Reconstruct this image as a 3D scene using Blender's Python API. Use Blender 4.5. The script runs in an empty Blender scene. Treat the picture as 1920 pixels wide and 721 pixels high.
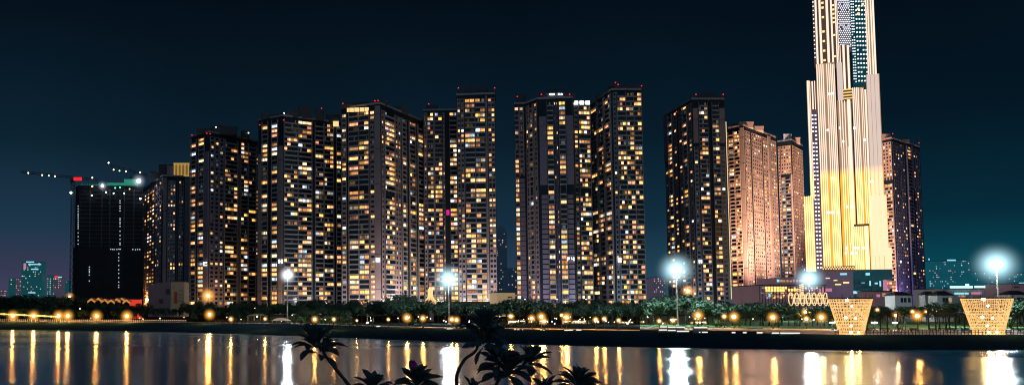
import bpy, math, random
from mathutils import Vector, Matrix, noise
random.seed(11)
R = random.random
def U(a, b): return a + (b - a) * random.random()
scene = bpy.context.scene
C = scene.collection
PI = math.pi

# ------------------------------------------------------------------ camera model
F, X0, TH, H = 1663.0, 566.0, 0.065, 8.0
Y0 = 575.0 - F * math.tan(TH)
CT, ST = math.cos(TH), math.sin(TH)
CAM = Vector((0, 0, H))
def ray(px, py):
    u, v = (px - X0) / F, (Y0 - py) / F
    return Vector((u, CT - v * ST, ST + v * CT))
def at(px, py, Y):
    d = ray(px, py); return CAM + d * (Y / d.y)
def on(px, py, z=2.5):
    d = ray(px, py); return CAM + d * ((z - H) / d.z)
def pxw(n, Y): return n / F * Y
ZG = 2.5
cam_d = bpy.data.cameras.new('camera'); cam = bpy.data.objects.new('camera', cam_d); C.objects.link(cam)
cam.location = CAM; cam.rotation_euler = (PI / 2 + TH, 0, 0)
cam_d.sensor_fit = 'HORIZONTAL'; cam_d.sensor_width = 36; cam_d.lens = F / 1920 * 36
cam_d.shift_x = (960 - X0) / 1920; cam_d.shift_y = (Y0 - 360.5) / 1920
cam_d.clip_start = .1; cam_d.clip_end = 30000
scene.camera = cam
scene.view_settings.view_transform = 'Standard'; scene.view_settings.look = 'None'
scene.view_settings.exposure = 0; scene.view_settings.gamma = 1
scene.render.engine = 'CYCLES'
cy = scene.cycles
cy.use_denoising = True; cy.filter_width = 1.05; cy.max_bounces = 5; cy.diffuse_bounces = 2; cy.glossy_bounces = 3
cy.transparent_max_bounces = 12; cy.volume_bounces = 0; cy.use_light_tree = True
cy.sample_clamp_indirect = 6.0; cy.caustics_reflective = True

# ------------------------------------------------------------------ materials
def newmat(name):
    m = bpy.data.materials.new(name); m.use_nodes = True
    nt = m.node_tree; nt.nodes.clear()
    out = nt.nodes.new('ShaderNodeOutputMaterial')
    return m, nt, out
def N(nt, t, **kw):
    n = nt.nodes.new('ShaderNode' + t)
    for k, v in kw.items(): setattr(n, k, v)
    return n
def L(nt, a, b): nt.links.new(a, b)
def math_n(nt, op, a, b=None, clamp=False):
    n = N(nt, 'Math', operation=op, use_clamp=clamp)
    for i, v in enumerate((a, b)):
        if v is None: continue
        if isinstance(v, (int, float)): n.inputs[i].default_value = v
        else: L(nt, v, n.inputs[i])
    return n.outputs[0]
def mixc(nt, f, a, b):
    n = N(nt, 'Mix', data_type='RGBA')
    for s, v in ((n.inputs[0], f), (n.inputs[6], a), (n.inputs[7], b)):
        if isinstance(v, (int, float)): s.default_value = v
        elif isinstance(v, tuple): s.default_value = (*v[:3], 1)
        else: L(nt, v, s)
    return n.outputs[2]
def paint(name, col, rough=.7, var=.25, scale=.25, emit=None, es=0, metal=0, spec=.3):
    m, nt, out = newmat(name)
    b = N(nt, 'BsdfPrincipled')
    geo = N(nt, 'NewGeometry')
    t = N(nt, 'TexNoise'); t.inputs['Scale'].default_value = scale; t.inputs['Detail'].default_value = 5
    L(nt, geo.outputs['Position'], t.inputs['Vector'])
    dk = tuple(c * (1 - var) for c in col); lt = tuple(min(1, c * (1 + var)) for c in col)
    L(nt, mixc(nt, t.outputs[0], dk, lt), b.inputs['Base Color'])
    b.inputs['Roughness'].default_value = rough; b.inputs['Metallic'].default_value = metal
    b.inputs['Specular IOR Level'].default_value = spec
    if emit:
        b.inputs['Emission Color'].default_value = (*emit, 1); b.inputs['Emission Strength'].default_value = es
    L(nt, b.outputs[0], out.inputs[0])
    return m
def glow(name, col, s, sample=True):
    m, nt, out = newmat(name)
    e = N(nt, 'Emission'); e.inputs[0].default_value = (*col, 1); e.inputs[1].default_value = s
    L(nt, e.outputs[0], out.inputs[0])
    m.cycles.emission_sampling = 'AUTO' if sample else 'NONE'
    return m
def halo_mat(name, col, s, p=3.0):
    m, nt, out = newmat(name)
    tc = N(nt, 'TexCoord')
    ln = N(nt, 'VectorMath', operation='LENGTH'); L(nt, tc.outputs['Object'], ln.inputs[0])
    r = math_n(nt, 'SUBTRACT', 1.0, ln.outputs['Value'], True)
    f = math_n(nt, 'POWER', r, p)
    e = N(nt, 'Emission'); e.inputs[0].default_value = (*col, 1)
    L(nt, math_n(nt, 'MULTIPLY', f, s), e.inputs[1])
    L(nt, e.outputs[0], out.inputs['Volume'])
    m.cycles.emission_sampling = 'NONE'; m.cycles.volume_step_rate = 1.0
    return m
def window_mat():
    m, nt, out = newmat('lit_window_glass')
    a = N(nt, 'Attribute', attribute_name='glow')
    geo = N(nt, 'NewGeometry')
    t = N(nt, 'TexNoise'); t.inputs['Scale'].default_value = .9; t.inputs['Detail'].default_value = 3
    L(nt, geo.outputs['Position'], t.inputs['Vector'])
    k = math_n(nt, 'MULTIPLY_ADD', t.outputs[0], 1.5); k.node.inputs[2].default_value = .25
    e = N(nt, 'Emission'); L(nt, a.outputs['Color'], e.inputs[0]); L(nt, k, e.inputs[1])
    L(nt, e.outputs[0], out.inputs[0])
    m.cycles.emission_sampling = 'NONE'
    return m
def foliage(name, col, var=.5):
    m, nt, out = newmat(name)
    b = N(nt, 'BsdfPrincipled'); oi = N(nt, 'ObjectInfo'); geo = N(nt, 'NewGeometry')
    t = N(nt, 'TexNoise'); t.inputs['Scale'].default_value = .8; t.inputs['Detail'].default_value = 3
    L(nt, geo.outputs['Position'], t.inputs['Vector'])
    f = math_n(nt, 'ADD', math_n(nt, 'MULTIPLY', oi.outputs['Random'], .5), math_n(nt, 'MULTIPLY', t.outputs[0], .5))
    L(nt, mixc(nt, f, tuple(c * (1 - var) for c in col), tuple(c * (1 + var) for c in col)), b.inputs['Base Color'])
    b.inputs['Roughness'].default_value = .55; b.inputs['Specular IOR Level'].default_value = .35
    L(nt, b.outputs[0], out.inputs[0])
    return m
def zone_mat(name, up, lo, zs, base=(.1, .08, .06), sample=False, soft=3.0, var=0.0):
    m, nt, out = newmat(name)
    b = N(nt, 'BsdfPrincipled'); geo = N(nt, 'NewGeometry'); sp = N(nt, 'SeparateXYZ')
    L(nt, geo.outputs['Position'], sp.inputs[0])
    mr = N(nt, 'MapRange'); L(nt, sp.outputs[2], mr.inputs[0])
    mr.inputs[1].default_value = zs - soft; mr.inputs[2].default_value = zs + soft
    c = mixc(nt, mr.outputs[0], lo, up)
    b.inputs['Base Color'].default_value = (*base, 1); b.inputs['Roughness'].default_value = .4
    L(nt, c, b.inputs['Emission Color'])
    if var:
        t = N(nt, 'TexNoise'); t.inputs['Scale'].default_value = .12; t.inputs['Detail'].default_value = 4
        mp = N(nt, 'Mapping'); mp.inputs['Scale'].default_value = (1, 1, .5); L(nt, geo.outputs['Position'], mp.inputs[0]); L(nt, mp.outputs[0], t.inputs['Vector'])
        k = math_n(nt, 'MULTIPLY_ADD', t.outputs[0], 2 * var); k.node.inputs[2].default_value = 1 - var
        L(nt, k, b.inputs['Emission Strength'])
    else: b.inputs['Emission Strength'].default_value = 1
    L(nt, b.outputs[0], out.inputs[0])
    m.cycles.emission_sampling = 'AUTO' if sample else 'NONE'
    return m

M = {}
M['core'] = paint('dark_recess_wall', (.012, .026, .040), .6, .3, .1)
M['beige'] = paint('beige_facade_paint', (.36, .28, .28), .75, .18, .15)
M['mauve'] = paint('mauve_facade_paint', (.27, .23, .29), .75, .18, .15)
M['band'] = paint('balcony_parapet_paint', (.38, .35, .36), .7, .2, .3)
M['bandd'] = paint('grey_parapet_paint', (.25, .26, .31), .7, .2, .3)
M['salmon'] = paint('salmon_facade_paint', (.60, .42, .33), .75, .15, .15)
M['navy'] = paint('navy_facade_paint', (.10, .11, .17), .7, .2, .2)
M['glass'] = paint('dark_window_glass', (.012, .018, .028), .12, .3, .5, spec=.6)
M['roof'] = paint('roof_concrete', (.09, .09, .10), .8, .3, .2)
M['unfin2'] = paint('raw_slab_edges', (.085, .095, .11), .85, .3, .2)
M['unfin'] = paint('raw_dark_concrete', (.020, .026, .034), .85, .3, .2)
M['steel'] = paint('dark_steel', (.05, .05, .06), .5, .3, 1.0, metal=.4)
M['pole'] = paint('galvanised_pole', (.45, .46, .48), .45, .1, 1.0, metal=.3)
M['white'] = paint('white_paint', (.75, .75, .74), .6, .1, .5)
M['cream'] = paint('cream_render', (.62, .52, .36), .8, .12, .4)
M['tile'] = paint('dark_roof_tile', (.05, .045, .05), .7, .3, .8)
M['bark'] = paint('tree_bark', (.07, .055, .045), .9, .4, 3)
M['wood'] = paint('bench_wood', (.10, .07, .05), .7, .3, 4)
M['concrete'] = paint('concrete', (.2, .2, .2), .85, .25, .4)
M['lit'] = window_mat()
M['leaf'] = foliage('tree_leaves', (.046, .105, .066))
M['palmleaf'] = foliage('palm_leaves', (.055, .075, .03))
M['plum'] = paint('plumeria_leaf', (.10, .14, .15), .32, .5, 14, spec=.5)
M['plumbark'] = paint('plumeria_bark', (.09, .085, .075), .7, .4, 25)
M['flower'] = paint('magenta_petal', (.75, .02, .38), .5, .2, 20)
M['red'] = glow('red_beacon', (1, .03, .05), 1.6, False)
M['amber'] = glow('amber_globe', (1, .43, .095), 270)
M['warmw'] = glow('warm_white_globe', (1, .72, .42), 120)
M['flood'] = glow('floodlight_lens', (.88, .97, 1), 560)
M['coolw'] = glow('cool_white_lamp', (.8, .95, 1), 14, False)
M['warmdot'] = glow('warm_dot', (1, .62, .25), 5, False)
M['yel'] = glow('yellow_light_line', (1, .62, .12), 3.2, False)
M['penth'] = glow('penthouse_glow', (1, .66, .27), 1.15, False)
M['sign'] = glow('white_sign_letter', (.9, .95, 1), 2.2, False)

# ------------------------------------------------------------------ mesh builder
class MB:
    def __init__(s): s.v = []; s.f = []; s.c = []; s.m = []
    def face(s, pts, col=None, mi=0):
        i = len(s.v); s.v += [tuple(p) for p in pts]; s.f.append(tuple(range(i, i + len(pts)))); s.c.append(col); s.m.append(mi)
    def hexa(s, p, mi=0):
        i = len(s.v); s.v += [tuple(q) for q in p]
        for f in ((0, 3, 2, 1), (4, 5, 6, 7), (0, 1, 5, 4), (1, 2, 6, 5), (2, 3, 7, 6), (3, 0, 4, 7)):
            s.f.append(tuple(i + k for k in f)); s.c.append(None); s.m.append(mi)
    def box(s, x0, x1, y0, y1, z0, z1, mi=0):
        s.hexa([(x0, y0, z0), (x1, y0, z0), (x1, y1, z0), (x0, y1, z0), (x0, y0, z1), (x1, y0, z1), (x1, y1, z1), (x0, y1, z1)], mi)
    def obox(s, o, u, n, u0, u1, n0, n1, z0, z1, mi=0):      # along facade direction u, outward normal n
        P = lambda a, b, z: (o.x + u.x * a + n.x * b, o.y + u.y * a + n.y * b, z)
        s.hexa([P(u0, n1, z0), P(u1, n1, z0), P(u1, n0, z0), P(u0, n0, z0), P(u0, n1, z1), P(u1, n1, z1), P(u1, n0, z1), P(u0, n0, z1)], mi)
    def tube(s, pts, rad, seg=6, cap=True, mi=0):
        pts = [Vector(p) for p in pts]; n = len(pts)
        if not isinstance(rad, (list, tuple)): rad = [rad] * n
        base = len(s.v); prev = None
        for k, p in enumerate(pts):
            d = (pts[min(k + 1, n - 1)] - pts[max(k - 1, 0)]).normalized()
            a = Vector((1, 0, 0)) if abs(d.x) < .9 else Vector((0, 1, 0))
            if prev is not None and abs(prev.dot(d)) < .99: a = prev
            e1 = (a - d * a.dot(d)).normalized(); e2 = d.cross(e1); prev = e1
            for j in range(seg):
                t = 2 * PI * j / seg
                s.v.append(tuple(p + (e1 * math.cos(t) + e2 * math.sin(t)) * rad[k]))
        for k in range(n - 1):
            for j in range(seg):
                a = base + k * seg + j; b = base + k * seg + (j + 1) % seg
                s.f.append((a, b, b + seg, a + seg)); s.c.append(None); s.m.append(mi)
        if cap:
            s.f.append(tuple(base + j for j in range(seg))[::-1]); s.c.append(None); s.m.append(mi)
            s.f.append(tuple(base + (n - 1) * seg + j for j in range(seg))); s.c.append(None); s.m.append(mi)
    def ball(s, c, r, seg=8, rings=5, sz=1.0, mi=0):
        c = Vector(c); rows = []
        for i in range(rings + 1):
            t = PI * i / rings
            rows.append([len(s.v) + j for j in range(seg)])
            for j in range(seg):
                a = 2 * PI * j / seg
                s.v.append((c.x + r * math.sin(t) * math.cos(a), c.y + r * math.sin(t) * math.sin(a), c.z + r * sz * math.cos(t)))
        for i in range(rings):
            for j in range(seg):
                s.f.append((rows[i][j], rows[i + 1][j], rows[i + 1][(j + 1) % seg], rows[i][(j + 1) % seg])); s.c.append(None); s.m.append(mi)
    def build(s, name, mat, parent=None, smooth=False, attr=False):
        me = bpy.data.meshes.new(name); me.from_pydata(s.v, [], s.f)
        for mm in (mat if isinstance(mat, (list, tuple)) else [mat]): me.materials.append(mm)
        if isinstance(mat, (list, tuple)): me.polygons.foreach_set('material_index', s.m)
        if attr:
            ca = me.color_attributes.new('glow', 'FLOAT_COLOR', 'CORNER')
            buf = []
            for f, c in zip(s.f, s.c):
                c = c or (0, 0, 0)
                for _ in f: buf += [c[0], c[1], c[2], 1.0]
            ca.data.foreach_set('color', buf)
        if smooth: me.polygons.foreach_set('use_smooth', [True] * len(s.f))
        me.update()
        o = bpy.data.objects.new(name, me); C.objects.link(o)
        if parent is not None: child(o, parent)
        return o
def child(o, p):
    o.parent = p; o.matrix_parent_inverse = Matrix.Translation(p_world(p)).inverted() if p.type == 'EMPTY' else Matrix.Identity(4)
def p_world(p): return Vector(p.location)
def tag(o, label=None, cat=None, group=None, kind=None):
    if label: o['label'] = label
    if cat: o['category'] = cat
    if group: o['group'] = group
    if kind: o['kind'] = kind
    return o
def thing(name, label, cat, loc=(0, 0, 0), group=None):
    o = bpy.data.objects.new(name, None); C.objects.link(o); o.location = loc; o.empty_display_size = .5
    return tag(o, label, cat, group)
def local(name, mb, mat, root, **k):           # mesh written in the thing's own local coordinates
    o = mb.build(name, mat, None, **k); o.parent = root; return o
def kids(o): return [c for c in bpy.data.objects if c.parent == o]
def dup(root, loc, rz=0, scale=None, label=None, tree=None):
    r = root.copy(); C.objects.link(r); r.location = loc; r.rotation_euler = (0, 0, rz)
    if scale: r.scale = scale
    if label: r['label'] = label
    for ch, gs in tree:
        c = ch.copy(); C.objects.link(c); c.parent = r
        for g in gs:
            d = g.copy(); C.objects.link(d); d.parent = c
    return r
def subtree(root): return [(c, kids(c)) for c in kids(root)]
ORD = ['first', 'second', 'third', 'fourth', 'fifth', 'sixth', 'seventh', 'eighth', 'ninth', 'tenth', 'eleventh', 'twelfth',
       'thirteenth', 'fourteenth', 'fifteenth', 'sixteenth', 'seventeenth', 'eighteenth', 'nineteenth', 'twentieth'] + ['twenty-' + w for w in ('first', 'second', 'third', 'fourth', 'fifth', 'sixth', 'seventh', 'eighth', 'ninth')]

# ------------------------------------------------------------------ sky and moonlight
w = bpy.data.worlds.new('World'); scene.world = w; w.use_nodes = True
nt = w.node_tree; nt.nodes.clear()
wo = N(nt, 'OutputWorld'); bg = N(nt, 'Background'); bg2 = N(nt, 'Background'); add = N(nt, 'AddShader')
sky = N(nt, 'TexSky', sky_type='NISHITA'); sky.sun_disc = False
SUN_EL, SUN_AZ = math.radians(14), math.radians(200)
sky.sun_elevation = SUN_EL; sky.sun_rotation = SUN_AZ
L(nt, sky.outputs[0], bg2.inputs[0]); bg2.inputs[1].default_value = .0002
tc = N(nt, 'TexCoord'); sp = N(nt, 'SeparateXYZ'); L(nt, tc.outputs['Generated'], sp.inputs[0])
def ramp(stops):
    r = N(nt, 'ValToRGB'); el = r.color_ramp.elements
    while len(el) < len(stops): el.new(.5)
    for e, (p, c) in zip(el, stops): e.position = p; e.color = (*c, 1)
    return r
zz = math_n(nt, 'MULTIPLY', sp.outputs[2], 2.5, True)
rl = ramp([(0, (.062, .056, .110)), (.10, (.034, .040, .082)), (.22, (.011, .033, .062)), (.45, (.0028, .0135, .026)), (.85, (.0008, .0036, .0082)), (1, (.0006, .0028, .0065))])
rr = ramp([(0, (.003, .105, .140)), (.10, (.001, .060, .090)), (.22, (.001, .023, .042)), (.45, (.0008, .0082, .0175)), (.85, (.0005, .0030, .0068)), (1, (.0004, .0024, .0055))])
L(nt, zz, rl.inputs[0]); L(nt, zz, rr.inputs[0])
az = math_n(nt, 'DIVIDE', sp.outputs[0], math_n(nt, 'MAXIMUM', math_n(nt, 'ABSOLUTE', sp.outputs[1]), .05))
mr = N(nt, 'MapRange', interpolation_type='SMOOTHSTEP'); L(nt, az, mr.inputs[0]); mr.inputs[1].default_value = -.1; mr.inputs[2].default_value = .75
skyc = mixc(nt, mr.outputs[0], rl.outputs[0], rr.outputs[0])
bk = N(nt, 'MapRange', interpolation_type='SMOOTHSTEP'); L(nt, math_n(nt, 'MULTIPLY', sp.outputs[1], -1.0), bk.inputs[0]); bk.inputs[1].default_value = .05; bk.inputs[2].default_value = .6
rb = ramp([(0, (.055, .12, .175)), (.5, (.04, .10, .155)), (1, (.01, .03, .05))]); L(nt, zz, rb.inputs[0])      # unseen glow added behind the camera to light facades, trees and water
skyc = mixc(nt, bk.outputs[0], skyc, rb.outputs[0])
gn = N(nt, 'TexNoise'); gn.inputs['Scale'].default_value = 3.0; gn.inputs['Detail'].default_value = 3
L(nt, tc.outputs['Generated'], gn.inputs['Vector'])
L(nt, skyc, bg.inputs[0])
gk = math_n(nt, 'MULTIPLY_ADD', gn.outputs[0], .8); gk.node.inputs[2].default_value = .58
L(nt, gk, bg.inputs[1])
L(nt, bg.outputs[0], add.inputs[0]); L(nt, bg2.outputs[0], add.inputs[1]); L(nt, add.outputs[0], wo.inputs[0])
sd = bpy.data.lights.new('moonlight', 'SUN'); sd.energy = .055; sd.angle = math.radians(.5); sd.color = (.50, .74, 1)
so = bpy.data.objects.new('moonlight', sd); C.objects.link(so)
sv = Vector((math.sin(SUN_AZ) * math.cos(SUN_EL), math.cos(SUN_AZ) * math.cos(SUN_EL), math.sin(SUN_EL)))
so.rotation_euler = (-sv).to_track_quat('-Z', 'Y').to_euler(); so.location = (0, -50, 80)

# ------------------------------------------------------------------ water, bank, ground
def lerp_tab(tab, x):
    for (a, b), (c, d) in zip(tab, tab[1:]):
        if x <= c: return b + (d - b) * (x - a) / (c - a)
    return tab[-1][1]
WL = [(-700, 612), (0, 617), (300, 621), (560, 629), (800, 638), (1000, 645), (1200, 650), (1400, 653.5), (1600, 655), (1920, 655), (2700, 655)]
TE = [(-700, 598.5), (0, 603), (300, 604.5), (560, 607.5), (800, 614.5), (1000, 617), (1200, 620), (1400, 623.5), (1600, 627), (1920, 627), (2700, 627)]
ANI = .05
def water_mat():
    m, nt, out = newmat('river_water')
    geo = N(nt, 'NewGeometry')
    b = N(nt, 'BsdfAnisotropic', distribution='BECKMANN'); b.inputs['Color'].default_value = (.82, .93, 1.0, 1)
    deep = N(nt, 'BsdfDiffuse'); deep.inputs['Color'].default_value = (.05, .25, .42, 1)
    fr = N(nt, 'Fresnel'); fr.inputs['IOR'].default_value = 2.0; mx0 = N(nt, 'MixShader'); blk = N(nt, 'BsdfDiffuse'); blk.inputs['Color'].default_value = (0, 0, 0, 1); mx = N(nt, 'AddShader')
    L(nt, fr.outputs[0], mx0.inputs[0]); L(nt, blk.outputs[0], mx0.inputs[1]); L(nt, b.outputs[0], mx0.inputs[2]); L(nt, mx0.outputs[0], mx.inputs[0]); L(nt, deep.outputs[0], mx.inputs[1])
    tg = N(nt, 'CombineXYZ'); tg.inputs[0].default_value = 1; L(nt, tg.outputs[0], b.inputs['Tangent']); b.inputs['Anisotropy'].default_value = ANI
    mp = N(nt, 'Mapping'); mp.inputs['Scale'].default_value = (.022, .05, 1); L(nt, geo.outputs['Position'], mp.inputs[0])
    t = N(nt, 'TexNoise'); t.inputs['Scale'].default_value = 1; t.inputs['Detail'].default_value = 3; t.inputs['Distortion'].default_value = .6
    L(nt, mp.outputs[0], t.inputs['Vector'])
    mr = N(nt, 'MapRange', interpolation_type='SMOOTHSTEP'); L(nt, t.outputs[0], mr.inputs[0])
    mr.inputs[1].default_value = .42; mr.inputs[2].default_value = .62; mr.inputs[3].default_value = .15; mr.inputs[4].default_value = .235
    sx = N(nt, 'SeparateXYZ'); L(nt, geo.outputs['Position'], sx.inputs[0])
    m2 = N(nt, 'MapRange', interpolation_type='SMOOTHSTEP'); L(nt, sx.outputs[0], m2.inputs[0]); m2.inputs[1].default_value = 36; m2.inputs[2].default_value = 54; m2.inputs[3].default_value = 0; m2.inputs[4].default_value = .03
    L(nt, math_n(nt, 'ADD', mr.outputs[0], m2.outputs[0]), b.inputs['Roughness'])
    mp2 = N(nt, 'Mapping'); mp2.inputs['Scale'].default_value = (.30, 1.5, 1); L(nt, geo.outputs['Position'], mp2.inputs[0])
    t2 = N(nt, 'TexNoise'); t2.inputs['Scale'].default_value = 1; t2.inputs['Detail'].default_value = 4; L(nt, mp2.outputs[0], t2.inputs['Vector'])
    bu = N(nt, 'Bump'); bu.inputs['Strength'].default_value = .26; bu.inputs['Distance'].default_value = .05; L(nt, t2.outputs[0], bu.inputs['Height'])
    L(nt, bu.outputs[0], b.inputs['Normal'])
    L(nt, mx.outputs[0], out.inputs[0]); return m
mb = MB(); mb.face([(-3000, -300, 0), (3000, -300, 0), (3000, 900, 0), (-3000, 900, 0)])
tag(mb.build('water', water_mat()), 'still dark river with long coloured light reflections', None, None, 'structure')
xs = [-700] + list(range(-400, 2400, 50)) + [2700]
wl = [on(x, lerp_tab(WL, x), 0) for x in xs]; te = [on(x, lerp_tab(TE, x), ZG) for x in xs]
M['bank'] = paint('bank_grass', (.022, .060, .095), .9, .4, .3, spec=0)
M['ground'] = paint('park_ground', (.03, .036, .034), .9, .4, .08, spec=0)
M['prom'] = paint('promenade_paving', (.46, .37, .29), .75, .2, .4)
M['lawn'] = paint('lawn_grass', (.045, .17, .045), .9, .35, .3)
mb = MB(); CLOSED = []
for i in range(len(xs) - 1):
    a, b, c, d = wl[i], wl[i + 1], te[i + 1], te[i]
    mb.face([(a.x, a.y, -.4), (b.x, b.y, -.4), (b.x, b.y, .15), (a.x, a.y, .15)])
    for k in range(4):
        f0, f1 = k / 4, (k + 1) / 4
        bul = lambda f: .5 * math.sin(f * PI)
        P = lambda s, e, f: (s.x + (e.x - s.x) * f, s.y + (e.y - s.y) * f, .15 + (ZG - .15) * f + bul(f) * .4)
        mb.face([P(a, d, f0), P(b, c, f0), P(b, c, f1), P(a, d, f1)])
tag(mb.build('river_bank', M['bank'], None, True), None, None, None, 'structure')
mb = MB()
for i in range(len(xs) - 1):
    d, c = te[i], te[i + 1]
    k1, k2 = 12000 / d.y, 12000 / c.y
    mb.face([d, c, (c.x * k2, 12000, ZG), (d.x * k1, 12000, ZG)])
tag(mb.build('ground', M['ground']), None, None, None, 'structure')
def sheet(name, mat, x0, x1, ya, yb, dz, step=40, kind='structure'):
    mb = MB(); n = max(1, int((x1 - x0) / step))
    fa = ya if callable(ya) else (lambda x: ya); fb = yb if callable(yb) else (lambda x: yb)
    for i in range(n):
        p, q = x0 + (x1 - x0) * i / n, x0 + (x1 - x0) * (i + 1) / n
        P = [on(p, fa(p)), on(q, fa(q)), on(q, fb(q)), on(p, fb(p))]
        mb.face([(v.x, v.y, ZG + dz) for v in P])
    return tag(mb.build(name, mat), None, None, None, kind)
te_f = lambda x: lerp_tab(TE, x)
sheet('promenade', M['prom'], 1430, 2300, lambda x: te_f(x) - .3, lambda x: te_f(x) - 9.5 - .004 * (x - 1430), .012)
sheet('promenade', M['prom'], 1200, 1430, lambda x: te_f(x) - 3.8, lambda x: te_f(x) - 8.5, .012)
sheet('promenade', M['prom'], -300, 1200, lambda x: te_f(x) - .8, lambda x: te_f(x) - 2.6, .012)
sheet('lawn', M['lawn'], 1200, 2300, lambda x: te_f(x) - 9.8 - .004 * (x - 1430), 592, .008)
sheet('lawn', M['lawn'], 430, 660, lambda x: te_f(x) - 3, 592, .008)
# near terrace that the plumeria grows on
mb = MB(); mb.box(-60, 60, -60, 10.5, 4.9, 5.5); mb.box(-60, 60, 10.2, 10.8, -.5, 4.9)
tag(mb.build('terrace', M['concrete']), None, None, None, 'structure')

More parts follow.
